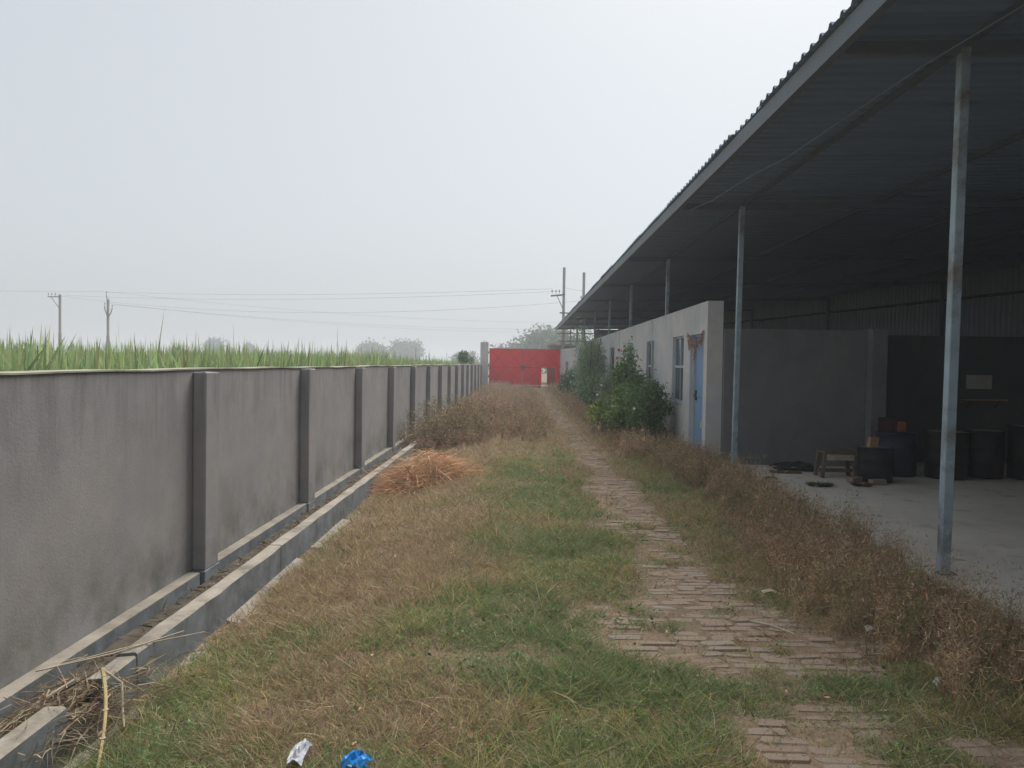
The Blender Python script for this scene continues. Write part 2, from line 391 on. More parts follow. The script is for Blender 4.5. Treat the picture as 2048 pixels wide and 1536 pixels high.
# ------------------------------------------------------------------ boundary wall
def build_boundary():
    t = thing('boundary_wall', (-2.7, 26, -.1), 'long grey rendered boundary wall with evenly spaced pilasters running to the gate', 'wall')
    o = t.location
    b = MB(); ys = np.arange(-4, 51.7, .5); pr = []
    for y in ys:
        top = 1.505 + .012 * (float(vnoise(y, 0, .5, 4)) - .5) + .006 * (float(vnoise(y, 0, 3, 5)) - .5)
        pr.append((y, top))
    n = len(pr)
    vs = [(-2.65, y, -.45) for y, z in pr] + [(-2.65, y, z) for y, z in pr] + [(-2.83, y, z) for y, z in pr] + [(-2.83, y, -.45) for y, z in pr]
    fs = []
    for k in range(3): fs += [(k * n + i, k * n + i + 1, (k + 1) * n + i + 1, (k + 1) * n + i)[::-1] for i in range(n - 1)]
    fs += [(0, n, 2 * n, 3 * n), (n - 1, 4 * n - 1, 3 * n - 1, 2 * n - 1)]
    b.add(vs, fs); b.build('wall_panel', M['wall'], t, o)
    c = MB()
    cv = [(x, y, z + dz + .004 * math.sin(y * 9)) for (x, dz) in ((-2.638, .002), (-2.638, .012), (-2.842, .012), (-2.842, .002)) for y, z in pr]
    cf = []
    for k in range(4):
        k2 = (k + 1) % 4; cf += [(k * n + i, k2 * n + i, k2 * n + i + 1, k * n + i + 1) for i in range(n - 1)]
    c.add(cv, cf); c.build('coping', M['coping'], t, o)
    y = 6.16 - 3.06 * 3
    while y < 51:
        jy = random.uniform(-.03, .03); h = 1.495 + random.uniform(-.006, .003); jx = random.uniform(-.006, .006)
        MB().box(-2.649, -2.54 + jx, y + jy, y + jy + .27, -.115, h, .010, .004).build('pilaster', M['wall'], t, o)
        MB().box(-2.649, -2.535 + jx, y + jy - .02, y + jy + .29, -.40, -.1155, .004).build('pilaster_footing', M['shaded_conc'], t, o)
        MB().box(-2.648, -2.545, y + jy + .271 + .02, y + 3.06 - .05, -.40, -.105 + random.uniform(-.006, .006), .006, .003).build('plinth_ledge', M['ledge'], t, o, False, 'shaded_conc')
        y += 3.06
build_boundary()

def build_drain():
    t = thing('open_drain', (-2.3, 20, -.3), 'open concrete drain with raised kerb running along the foot of the grey boundary wall', 'drain')
    o = t.location
    b = MB(); ys = list(np.arange(-3, 40, .3)); n = len(ys)
    vs = [(x, y, -.20 + .05 * (float(vnoise(x * 9, y, 2.2, 6)) - .5)) for x in (-2.536, -2.45, -2.36, -2.262) for y in ys]
    fs = [(k * n + i, (k + 1) * n + i, (k + 1) * n + i + 1, k * n + i + 1) for k in range(3) for i in range(n - 1)]
    b.add(vs, fs).build('channel_floor', M['channel'], t, o)
    segs = [(-2, 2.1), (2.13, 3.62), (3.98, 4.295), (4.31, 6.9), (6.915, 9.8), (9.81, 13.1), (13.12, 16.5), (16.52, 20), (20.02, 26), (26.02, 33), (33.02, 40)]
    for i, (a, c) in enumerate(segs):
        k = MB(); m_ = max(2, int((c - a) / .22)); rows = []
        tilt = {2: -.014}.get(i, 0)
        for j in range(m_ + 1):
            y = a + (c - a) * j / m_; q = lambda s: (float(vnoise(y * 4, s, 1, 12)) - .5) * .012
            rows.append([(-2.262 + q(1), y, -.42), (-2.262 + q(2), y, -.078 + q(3) + tilt), (-2.250 + q(2), y, -.07 + q(3) + tilt), (-2.158 + q(4), y, -.07 + q(5) + tilt), (-2.146 + q(4), y, -.08 + q(5) + tilt), (-2.146 + q(6), y, -.45)])
        nn = 6; vv = [p for r in rows for p in r]
        ff = [(j * nn + e, j * nn + e + 1, (j + 1) * nn + e + 1, (j + 1) * nn + e)[::-1] for j in range(m_) for e in range(nn - 1)]
        ff += [tuple(range(nn))[::-1], tuple(range(m_ * nn, m_ * nn + nn))]
        ob = k.add(vv, ff).build('kerb', M['concrete'], t, o)
        ob.data.materials.append(M['shaded_conc'])
        for p in ob.data.polygons:
            if abs(p.normal.z) < .5: p.material_index = 1  # kerb sides darker than the lit top, shade painted by face direction
    for i, (a, c) in enumerate([(2.2, 3.0), (3.35, 4.1), (4.35, 5.05), (5.4, 7.2), (7.6, 9.0)]):
        MB().box(-2.075 + random.uniform(-.02, .02), -1.965 + random.uniform(-.03, .03), a, c, -.40, -.262, .02, .016).build('mortar_strip', M['ledge'], t, o)
build_drain()

# ------------------------------------------------------------------ room wall with door and windows
WX0, WX1 = 3.08, 3.34
def wall_cells(y0, y1, z0, z1, xa, xb, ops, skew=None):
    ys = sorted({y0, y1, *[v for q in ops for v in q[:2]]}); zs = sorted({z0, z1, *[v for q in ops for v in q[2:]]})
    solid = lambda i, j: 0 <= i < len(ys) - 1 and 0 <= j < len(zs) - 1 and not any(a <= (ys[i] + ys[i + 1]) / 2 <= b_ and c <= (zs[j] + zs[j + 1]) / 2 <= d for a, b_, c, d in ops)
    b = MB()
    for i in range(len(ys) - 1):
        for j in range(len(zs) - 1):
            if not solid(i, j): continue
            ya, yb, za, zb = ys[i], ys[i + 1], zs[j], zs[j + 1]
            b.add([(xa, ya, za), (xa, ya, zb), (xa, yb, zb), (xa, yb, za)], [(0, 1, 2, 3)])
            b.add([(xb, ya, za), (xb, yb, za), (xb, yb, zb), (xb, ya, zb)], [(0, 1, 2, 3)])
            if not solid(i - 1, j): b.add([(xa, ya, za), (xb, ya, za), (xb, ya, zb), (xa, ya, zb)], [(0, 1, 2, 3)])
            if not solid(i + 1, j): b.add([(xa, yb, za), (xa, yb, zb), (xb, yb, zb), (xb, yb, za)], [(0, 1, 2, 3)])
            if not solid(i, j - 1): b.add([(xa, ya, za), (xa, yb, za), (xb, yb, za), (xb, ya, za)], [(0, 1, 2, 3)])
            if not solid(i, j + 1): b.add([(xa, ya, zb), (xb, ya, zb), (xb, yb, zb), (xa, yb, zb)], [(0, 1, 2, 3)])
    return b
def build_room():
    t = thing('room_wall', (3.2, 28, 0), 'grey rendered room wall with a blue door and windows standing under the shed eave', 'wall')
    o = t.location
    WIN = [(14.90, 15.98), (18.25, 19.33), (21.75, 22.80), (26.05, 27.25), (30.4, 31.5), (35, 36.1)]
    ops = [(a, c, .88, 2.185) for a, c in WIN] + [(13.25, 14.30, .10, 2.165)]
    wall_cells(13.0, 44.6, -.3, 2.695, WX0, WX1, ops).build('wall', M['render'], t, o)
    for y in (18.55, 24.75, 30.9, 37.0):                      # the shed posts show as thin ribs in the render
        MB().box(WX0 - .012, WX0 + .05, y - .035, y + .035, -.2, 2.70, .004).build('wall_rib', M['render'], t, o)
    MB().box(WX0 - .30, WX0 + .04, 13.15, 14.45, -.15, .095, .015, .006).build('doorstep', M['concrete'], t, o)
    # door
    d = MB().box(WX0 + .10, WX0 + .13, 13.30, 14.25, .115, 2.125).build('door', M['blue'], t, o)
    fr = MB(); fr.box(WX0 + .06, WX0 + .15, 13.252, 13.298, .102, 2.163).box(WX0 + .06, WX0 + .15, 14.252, 14.298, .102, 2.163).box(WX0 + .06, WX0 + .15, 13.2985, 14.2515, 2.127, 2.163)
    fr.build('door_frame', M['bframe'], d, o)
    rl = MB().box(WX0 + .085, WX0 + .0995, 13.305, 14.245, 1.05, 1.10)
    for za, zb in ((.14, .19), (2.06, 2.11)): rl.box(WX0 + .085, WX0 + .0995, 13.305, 14.245, za, zb)
    rl.build('door_rail', M['blue'], d, o)
    h = MB().box(WX0 + .075, WX0 + .0995, 14.13, 14.18, .98, 1.16).bar((WX0 + .06, 14.12, 1.03), (WX0 + .06, 14.12, .9), .02, .02).tube([(WX0 + .07, 14.24, 1.08), (WX0 + .07, 14.05, 1.08)], .01)
    h.build('handle', M['dark'], d, o)
    for wi, (a, c) in enumerate(WIN):
        x = WX0 + .05; mid = (a + c) / 2; za, zb, zt = .882, 2.183, 1.585
        f = MB()
        f.box(x, x + .05, a + .002, a + .04, za, zb).box(x, x + .05, c - .04, c - .002, za, zb).box(x, x + .05, a + .0405, c - .0405, za, za + .04).box(x, x + .05, a + .0405, c - .0405, zb - .04, zb)
        f.box(x - .01, x + .05, a + .0405, c - .0405, zt - .025, zt + .025)
        wn = f.build('window', M['bframe'], t, o)
        ml = MB().box(x + .004, x + .046, mid - .015, mid + .015, za + .0405, zt - .0255); ml.box(x + .004, x + .046, mid - .015, mid + .015, zt + .0255, zb - .0405); ml.build('mullion', M['bframe'], wn, o)
        for k, (p, q, r, s) in enumerate([(a + .041, mid - .0155, za + .041, zt - .026), (mid + .0155, c - .041, za + .041, zt - .026), (mid + .0155, c - .041, zt + .026, zb - .041), (a + .041, mid - .0155, zt + .026, zb - .041)]):
            if k == 3: continue                               # one upper light stands open and shows the dark room
            MB().box(x + .02, x + .026, p, q, r, s).build('pane', M['glass'], wn, o)
        MB().box(WX0 - .02, WX0 + .045, a + .003, c - .003, .8555, .8815, .004).build('sill', M['bframe'], wn, o)
    # lower wall with a window slot between the room wall and the gate
    t2 = thing('yard_end_wall', (2.85, 48.3, 0), 'plain grey wall with one small dark window slot beside the red gate', 'wall')
    b = wall_cells(44.62, 51.9, -.3, 2.58, 0, .2, [(48.0, 49.3, .85, 1.75)])
    ang = lambda y: 3.06 - (y - 44.6) * .068
    b.v = [(x + ang(y), y, z) for x, y, z in b.v]; b.build('wall', M['render'], t2, t2.location)
    MB().box(ang(48.6) + .12, ang(48.6) + .15, 48.06, 49.24, .86, 1.74).build('window_shutter', M['dark'], t2, t2.location)
    # garland over the door
    g = thing('door_garland', (WX0, 13.8, 2.1), 'dried orange flower garland hanging over the top of the blue door', 'garland')
    s = MB(); pts = []
    for i in range(25):
        u = i / 24; y = 13.18 + 1.22 * u; z = 2.20 - .22 * (1 - abs(2 * u - 1) ** 1.6) + .012 * math.sin(i * 2.1)
        pts.append((WX0 - .03, y, z))
    s.tube(pts, .008, 5).build('string', M['garl'], g, g.location)
    for i, p in enumerate(pts):
        L = (.02 + .16 * random.random()) * (1.7 if i in (1, 2, 3, 22, 21, 11, 12) else .6); k = MB(); z = p[2]
        while z > p[2] - L:
            r = .010 + .008 * random.random(); k.lathe([(.001, -r), (r, -r * .4), (r, r * .4), (.001, r)], 6, (p[0] + random.uniform(-.015, .01), p[1] + random.uniform(-.012, .012), z)); z -= r * 1.7
        k.build('flower_strand', M['garl'], g, g.location)
    rg = MB(); rg.v = [(WX0 + .05 + random.uniform(-.02, .02), 13.36 + .05 * j + random.uniform(-.01, .01), .52 + .055 * i + random.uniform(-.015, .015) + (.02 if 0 < j < 4 else 0)) for i in range(3) for j in range(5)]
    rg.f = [(i * 5 + j, i * 5 + j + 1, i * 5 + j + 6, i * 5 + j + 5) for i in range(2) for j in range(4)]
    ro = rg.build('green_rag', M['leafrag']); sd = ro.modifiers.new('thick', 'SOLIDIFY'); sd.thickness = .01
    tag(ro, 'small pale green rag caught on the lower edge of the blue door', 'rag')
build_room()

def build_partition():
    t = thing('partition_wall', (6, 13, 0), 'dark grey rendered partition wall across the inside of the open shed', 'wall')
    o = t.location
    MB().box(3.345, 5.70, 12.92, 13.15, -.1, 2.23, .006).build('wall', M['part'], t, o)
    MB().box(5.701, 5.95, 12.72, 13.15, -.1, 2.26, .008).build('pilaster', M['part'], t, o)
    MB().box(5.951, 15.3, 13.7, 13.9, -.1, 2.2, .006).build('recessed_wall', M['recess_shade'], t, o)
    p = MB().box(7.78, 8.22, 13.672, 13.697, 1.28, 1.52).build('notice_board', M['paper']); tag(p, 'small pale notice board hanging on the dark wall inside the shed', 'notice')
    s = thing('wall_shelf', (8.05, 13.6, 1.08), 'narrow wooden shelf on the dark wall below the pale notice board', 'shelf')
    MB().box(7.7, 8.4, 13.5, 13.698, 1.08, 1.105).build('board', M['wood'], s, s.location)
    for x in (7.8, 8.3): MB().bar((x, 13.69, .95), (x, 13.53, 1.078), .02, .02).build('bracket', M['dark'], s, s.location)
build_partition()

# ------------------------------------------------------------------ the open shed
def build_shed():
    t = thing('open_shed', (3.4, 25, 0), 'long open-sided steel shed with a corrugated sheet roof on slim blue-grey posts', 'shed')  # unseen stretch behind the camera is added to keep the inside dark
    o = t.location
    PY = [-24.55 + 6.15 * k for k in range(14)]                  # -6.1, .05, 6.2, 12.35 ...
    zr = lambda x: 4.26 + .022 * (x - 2.4)
    # roof sheets, rib pitch .2, shared mesh scaled to length
    prof = []
    for k in range(5):
        y = k * .2; prof += [(y, 0), (y + .115, 0), (y + .14, .036), (y + .175, .036)]
    prof.append((1.0, 0)); prof.append((1.03, 0))
    nx_ = 6; me = bpy.data.meshes.new('roof_sheet')
    vv = [(i / nx_, y, z + dz) for dz in (0, .003) for i in range(nx_ + 1) for y, z in prof]; pn = len(prof); off = (nx_ + 1) * pn
    ff = [(i * pn + j, i * pn + j + 1, (i + 1) * pn + j + 1, (i + 1) * pn + j) for i in range(nx_) for j in range(pn - 1)]
    ff += [tuple(off + q for q in f[::-1]) for f in ff] + [(j, off + j, off + j + 1, j + 1) for j in range(pn - 1)]
    me.from_pydata(vv, [], ff); me.materials.append(M['galv']); me.update()
    y = -26.0; i = 0
    while y < 57.6:
        s = link('roof_sheet', me, t); L = back_x(y) + .5 - 2.38
        s.location = (2.375 + random.uniform(-.02, .02) - o[0], y - o[1], zr(2.38) + (.0035 if i % 2 else 0) - o[2] + random.uniform(-.002, .002)); s.scale = (L, 1, 1); s.rotation_euler = (0, -math.atan(.022), 0)
        y += 1.0; i += 1
    # eave channel: web, top and bottom flange
    for a in range(-26, 57, 6):
        b = MB(); e = min(a + 5.99, 57.7); dz = random.uniform(-.006, .006)
        b.box(2.405, 2.413, a, e, 4.075 + dz, 4.245 + dz).box(2.4135, 2.475, a, e, 4.075 + dz, 4.083 + dz).box(2.4135, 2.475, a, e, 4.237 + dz, 4.245 + dz)
        b.build('eave_channel', M['eave'], t, o)
    x = 3.55
    while x < 19:
        ye = min(57.5, 21.4 + (13.9 - x) / .19)
        MB().box(x, x + .04, -26, ye, zr(x) - .06, zr(x) - .004).build('purlin', M['steel'], t, o); x += 2.1
    for y in PY:
        xe = back_x(y)
        b = MB().bar((2.48, y, zr(2.48) - .15), (xe, y, zr(xe) - .15), .06, .10)
        b.build('rafter', M['steel'], t, o)
        lean = random.uniform(-.012, .012)
        p = MB(); p.box(3.365, 3.443, y - .039, y + .039, -.06, 4.13, .006); p.v = [(a + (lean + .03) * c / 4.1 - .015, d, c) for a, d, c in p.v]
        ob = p.build('post', M['post'], t, o)
        MB().box(3.335, 3.465, y - .065, y + .065, -.04, -.012).build('base_plate', M['steel'], ob, o)
        if y < 56:
            q = MB().box(xe - .16, xe - .06, y - .05, y + .05, -.02, zr(xe) - .2).build('rear_post', M['steel'], t, o)
    # rear corrugated cladding in sheets along a slightly angled line, with a girt
    pr = []
    for k in range(5):
        y = k * .2; pr += [(y, 0), (y + .11, 0), (y + .13, -.03), (y + .18, -.03)]
    pr.append((1.0, 0))
    m2 = bpy.data.meshes.new('cladding_sheet'); vv = [(z + dx, y, h) for dx in (0, .003) for h in (0, 1) for y, z in pr]; pn = len(pr)
    ff = [(j, j + 1, pn + j + 1, pn + j)[::-1] for j in range(pn - 1)]; ff += [tuple(2 * pn + q for q in f[::-1]) for f in ff]
    m2.from_pydata(vv, [], ff); m2.materials.append(M['clad']); m2.update()
    cs = math.sqrt(1 + .19 ** 2); yy = -26.0
    while yy < 57:
        s = link('cladding_sheet', m2, t); s.location = (back_x(yy) - o[0], yy - o[1], 1.2 - o[2]); s.rotation_euler = (0, 0, math.atan(.19)); s.scale = (1, 1, zr(back_x(yy)) - 1.185)
        yy += 1 / cs
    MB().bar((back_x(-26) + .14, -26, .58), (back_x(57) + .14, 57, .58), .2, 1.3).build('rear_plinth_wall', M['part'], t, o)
    MB().tube([(back_x(y) - .055, y, 3.80 - .02 * math.sin(y)) for y in np.arange(-26, 57, 3)], .045, 5).build('girt', M['dark'], t, o)
    # end cladding at the far gable
    k = 0
    for xg in np.arange(5.3, 7.2, 1.0):
        s = link('end_cladding_sheet', m2, t); s.location = (xg - o[0], 57.55 - o[1], 2.0 - o[2]); s.rotation_euler = (0, 0, -math.pi / 2); s.scale = (1, 1, 2.2)
    # struts at the far open end
    for (xa, za, xb, zb) in ((2.5, 3.86, 5.2, 3.9), (2.6, 3.3, 5.2, 3.3)):
        MB().bar((xa, 57.4, za), (xb, 57.4, zb), .05, .06).build('end_strut', M['steel'], t, o)
    MB().box(4.0, 4.07, 57.35, 57.45, 0, 4.2).build('end_post', M['steel'], t, o)
    # sagging cable under the eave
    cb = MB(); P = [(3.35, 5.0, 4.05), (3.15, 6.3, 4.02), (2.95, 7.6, 3.93), (2.86, 8.6, 3.90), (2.74, 9.6, 3.93), (2.66, 11, 3.95), (2.6, 12.3, 4.05)]
    c = cb.tube(P, .005, 5).build('hanging_cable', M['galv']); tag(c, 'thin pale cable sagging just inside the shed eave', 'cable')
build_shed()

# ------------------------------------------------------------------ red gate, pillars
def build_gate():
    t = thing('metal_gate', (.1, 52, 0), 'bright red double-leaf sheet metal gate with a wicket door closing off the yard', 'gate')
    o = t.location; y = 52.0; zb, zt = .16, 2.585
    def leaf(xa, xb, hole=None):
        if hole:
            b = wall_cells(0, 0, 0, 0, 0, 0, []) if False else MB(); h0, h1, hz = hole
            b.box(xa, h0, y, y + .03, zb, zt).box(h1, xb, y, y + .03, zb, zt).box(h0, h1, y, y + .03, hz, zt)
        else: b = MB().box(xa, xb, y, y + .03, zb, zt)
        lf = b.build('gate_leaf', M['red'], t, o)
        xm, zm = (xa + xb) / 2, 1.33
        fr = MB(); e = y - .03
        for (p, q, r, s) in ((xa, xa + .05, zb, zt), (xb - .05, xb, zb, zt), (xa + .0505, xb - .0505, zt - .05, zt)): fr.box(p, q, e, y - .0005, r, s)
        fr.box(xa + .0505, (hole[0] if hole else xb - .0505), e, y - .0005, zm - .025, zm + .025)
        fr.build('leaf_frame', M['redd'], lf, o)
        for (za, zc) in ((zm + .03, zt - .06), (zb + .02, zm - .03)):
            for (pa, pb) in ((xa + .06, xm), (xm, xb - .06)):
                if hole and za < 1 and pb > xm + .1: continue
                for (z1, z2) in ((za, zc), (zc, za)): MB().bar((pa, y - .012, z1), (pb, y - .012, z2), .045, .022, (0, 1, 0)).build('diagonal_brace', M['redd'], lf, o)
        return lf
    leaf(-2.225, .035); rl = leaf(.045, 2.47, (1.28, 2.17, 1.335))
    wk = MB().bar((2.165, 52.06, .76), (1.66, 52.78, .76), 1.18, .03, (0, 0, 1)) if False else None
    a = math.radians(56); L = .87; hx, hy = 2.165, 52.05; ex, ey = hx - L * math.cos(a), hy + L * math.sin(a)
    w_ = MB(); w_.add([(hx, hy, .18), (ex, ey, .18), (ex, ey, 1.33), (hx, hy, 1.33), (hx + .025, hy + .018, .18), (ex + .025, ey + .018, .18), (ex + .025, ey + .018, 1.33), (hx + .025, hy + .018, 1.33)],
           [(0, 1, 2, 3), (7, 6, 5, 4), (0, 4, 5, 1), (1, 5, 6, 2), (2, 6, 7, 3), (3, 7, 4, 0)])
    w_.build('wicket_door', M['redshade'], rl, o)
    MB().tube([(-.25, 51.95, 1.36), (.55, 51.95, 1.36)], .022, 6).box(-.02, .08, 51.93, 51.968, 1.1, 1.5).build('bolt', M['dark'], t, o)
    for z in (.7, 1.45, 2.3):
        for x in (-2.27, 2.5): MB().lathe([(.001, -.07), (.035, -.07), (.035, .07), (.001, .07)], 8, (x, 51.99, z)).build('hinge', M['redd'], t, o)
    th = MB().box(-2.25, 1.27, 51.9, 52.25, -.2, .135, .01).box(2.18, 2.48, 51.9, 52.25, -.2, .135, .01).build('gate_sill', M['part']); tag(th, 'low dark sill under the red gate', 'sill')
    for nm, xa, xb, h, lab in (('gate_pillar', -2.84, -2.305, 3.0, 'tall square grey pillar at the left end of the red gate'), ('gate_pillar', 2.545, 2.86, 2.62, 'short grey pillar at the right end of the red gate beside the yard wall')):
        p = thing(nm, ((xa + xb) / 2, 52.2, 0), lab, 'pillar', 'gate pillars')
        MB().box(xa, xb, 51.95, 52.45, -.3, h, .012, .004).build('shaft', M['render'], p, p.location)
        if h > 2.8:
            for dx, dy, hh in ((-.1, .1, .1), (.05, -.1, .07), (.1, .12, .09), (-.02, .05, .12)):
                x = (xa + xb) / 2 + dx; MB().tube([(x, 52.2 + dy, h - .05), (x + .01, 52.2 + dy, h + hh)], .01, 5).build('rebar', M['dark'], p, p.location)
    pp = MB().tube([(2.53, 51.85, 2.2), (2.53, 51.85, 3.2)], .03, 6).build('pale_pipe', M['paper']); tag(pp, 'thin pale pipe standing up at the right end of the red gate', 'pipe')
build_gate()

def build_outbuilding():
    t = thing('outbuilding', (3.9, 64, 0), 'low flat-roofed grey outbuilding beyond the right end of the red gate', 'building')
    o = t.location
    wall_cells(0, 0, 0, 0, 0, 0, []) if False else None
    MB().box(2.2, 9, 62, 67, -.1, 3.05).build('wall', M['outb'], t, o)
    MB().box(2.0, 9.2, 61.6, 67.3, 3.051, 3.25, .02).build('roof', M['concrete'], t, o)
    MB().box(3.9, 5.0, 61.98, 62.0 - .0005, 1.7, 2.85).build('window', M['dark'], t, o)
build_outbuilding()

# ------------------------------------------------------------------ utility poles and wires
def pole(name, x, y, h, label, grp, kind):
    t = thing(name, (x, y, -.1), label, 'utility pole', grp); o = t.location
    b = MB(); b.bar((x, y, -.3), (x, y, h * .5), .24, .19, (0, 1, 0)).bar((x, y, h * .5 + .0005), (x, y, h), .20, .16, (0, 1, 0)); b.build('shaft', M['pole'], t, o)
    def ins(p):
        MB().lathe([(.012, -.16), (.012, 0), (.05, 0), (.055, .05), (.03, .07), (.05, .1), (.03, .16), (.001, .17)], 8, p).build('insulator', M['ceram'], t, o)
    if kind == 'arm':
        MB().bar((x + .1, y - .13, h - .25), (x - 1.15, y - .13, h - .25), .09, .09).build('crossarm', M['steel'], t, o)
        MB().bar((x - .08, y - .13, h - 1.3), (x - .8, y - .13, h - .3), .05, .05).build('brace', M['steel'], t, o)
        for dx in (-1.1, -.75, -.4): ins((x + dx, y - .13, h - .05))
    if kind == 'vee':
        MB().tube([(x, y - .15, h - 2.0), (x + .4, y - .15, h - 1.35), (x + .5, y - .15, h - .9)], .05, 6).build('bracket_arm', M['steel'], t, o)
        MB().tube([(x, y - .15, h - 1.7), (x - .25, y - .15, h - 1.0), (x - .25, y - .15, h - .7)], .05, 6).build('bracket_arm', M['steel'], t, o)
        MB().tube([(x - .1, y, h - .05), (x - .17, y, h + .45)], .04, 6).build('top_bracket', M['steel'], t, o)
        ins((x + .5, y - .15, h - .75)); ins((x - .25, y - .15, h - .55)); ins((x - .17, y, h + .6))
    if kind == 'h1':
        for dy in (-.3, .3): MB().bar((x + .1, y + dy, 6.95), (x - 1.0, y + dy, 6.85), .07, .07).build('crossarm', M['steel'], t, o)
        MB().bar((x - .08, y - .12, 5.9), (x - .55, y - .12, 6.9), .05, .05).build('brace', M['steel'], t, o)
        for dx in (-.9, -.6, -.35): ins((x + dx, y, 7.15))
        MB().bar((x - .3, y - .12, 5.55), (x + 1.75, y - .12, 5.5), .1, .1).build('tie_beam', M['steel'], t, o)
    if kind == 'h2':
        MB().bar((x + .1, y - .13, 6.9), (x - .3, y - .13, 6.3), .07, .07).build('brace', M['steel'], t, o)
        ins((x + .25, y - .1, 6.6)); ins((x - .2, y - .1, 6.7))
    return t
pole('utility_pole', -46.9, 78, 7.85, 'slim concrete pole with a crossarm to the left standing in the cane field', 'poles in the field', 'arm')
pole('utility_pole', -42.0, 78, 7.45, 'slim concrete pole with forked insulator arms in the cane field', 'poles in the field', 'vee')
pole('tall_pole', 3.1, 60, 9.05, 'tall dark pole with crossarm and tie beam behind the shed roof end', 'poles behind the shed', 'h1')
pole('tall_pole', 4.63, 60, 8.68, 'second tall pole rising just above the shed roof, right of the crossarm pole', 'poles behind the shed', 'h2')
pole('utility_pole', 11.5, 118, 7.9, 'distant concrete pole mostly hidden behind the shed end', 'poles in the field', 'arm')
def wire(a, b_, sag, label):
    a, b_ = Vector(a), Vector(b_); pts = []
    for i in range(25):
        u = i / 24; p = a.lerp(b_, u); p.z -= 4 * sag * u * (1 - u); pts.append(p)
    tag(MB().tube(pts, .009, 4, False).build('overhead_wire', M['wire']), label, 'wire', 'overhead wires')
wire((-42.17, 78, 8.2), (11.0, 118, 8.0), .9, 'topmost overhead wire running right from the forked pole')
wire((-41.5, 78, 6.9), (11.3, 118, 7.1), .9, 'lower overhead wire running right from the right arm of the forked pole')
wire((-42.25, 78, 7.05), (10.6, 118, 6.6), 1.0, 'lowest overhead wire running right from the left arm of the forked pole')
wire((-42.17, 78, 8.2), (-90, 60, 8.1), .6, 'overhead wire running left out of the picture from the forked pole top')
wire((2.2, 60, 7.4), (-42.1, 77.9, 8.15), .35, 'upper thin wire running left from the crossarm of the tall pole')
wire((2.5, 60, 7.2), (-46.2, 77.9, 7.75), .5, 'lower thin wire running left from the crossarm of the tall pole')
wire((4.5, 60, 6.5), (-47.2, 77.9, 7.75), 1.3, 'sagging thin wire running left from below the tall pole crossarm')
wire((4.5, 60, 7.3), (3.2, 60, 7.5), .05, 'short wire between the two tall poles')

# ------------------------------------------------------------------ brick path
def path_mask(x, y):
    """how much bare brick shows"""
    x = np.asarray(x, float); y = np.asarray(y, float)
    n = (fbm(x, y, 1.6, 31) - .5) * .5 + (fbm(x, y, 5, 33) - .5) * .25
    c = 1.22 + .02 * np.sin(y * .5) - .10 * sstep(10, 16, y); hw = .29 - .14 * sstep(8, 15, y)
    m = 1 - sstep(hw - .1, hw + .18, np.abs(x - c) + n)
    wide = (1 - sstep(.7, 1.1, np.hypot((x - 1.15) / .80, (y - 4.70) / .80) + n * .8))
    m = np.maximum(m, wide)
    m = np.maximum(m, .9 * (1 - sstep(.6, 1.1, np.hypot((x - 1.95) / .35, (y - 3.1) / .25) + n)))
    m = np.maximum(m, .8 * (1 - sstep(.6, 1.1, np.hypot((x - 1.75) / .6, (y - 4.35) / .42) + n)))
    m = np.maximum(m, .75 * (1 - sstep(.6, 1.1, np.hypot((x - .55) / .4, (y - 4.95) / .3) + n)))
    band = np.exp(-((y - 3.72 - .12 * np.sin(x * 3)) / .20) ** 2) * sstep(.2, .5, fbm(x, y, 2.5, 41)) * .9
    m = m * (1 - band)
    t = fbm(x, y, 4.5, 77); m = m * (1 - .75 * sstep(.60, .72, t))
    return np.clip(m, 0, 1)
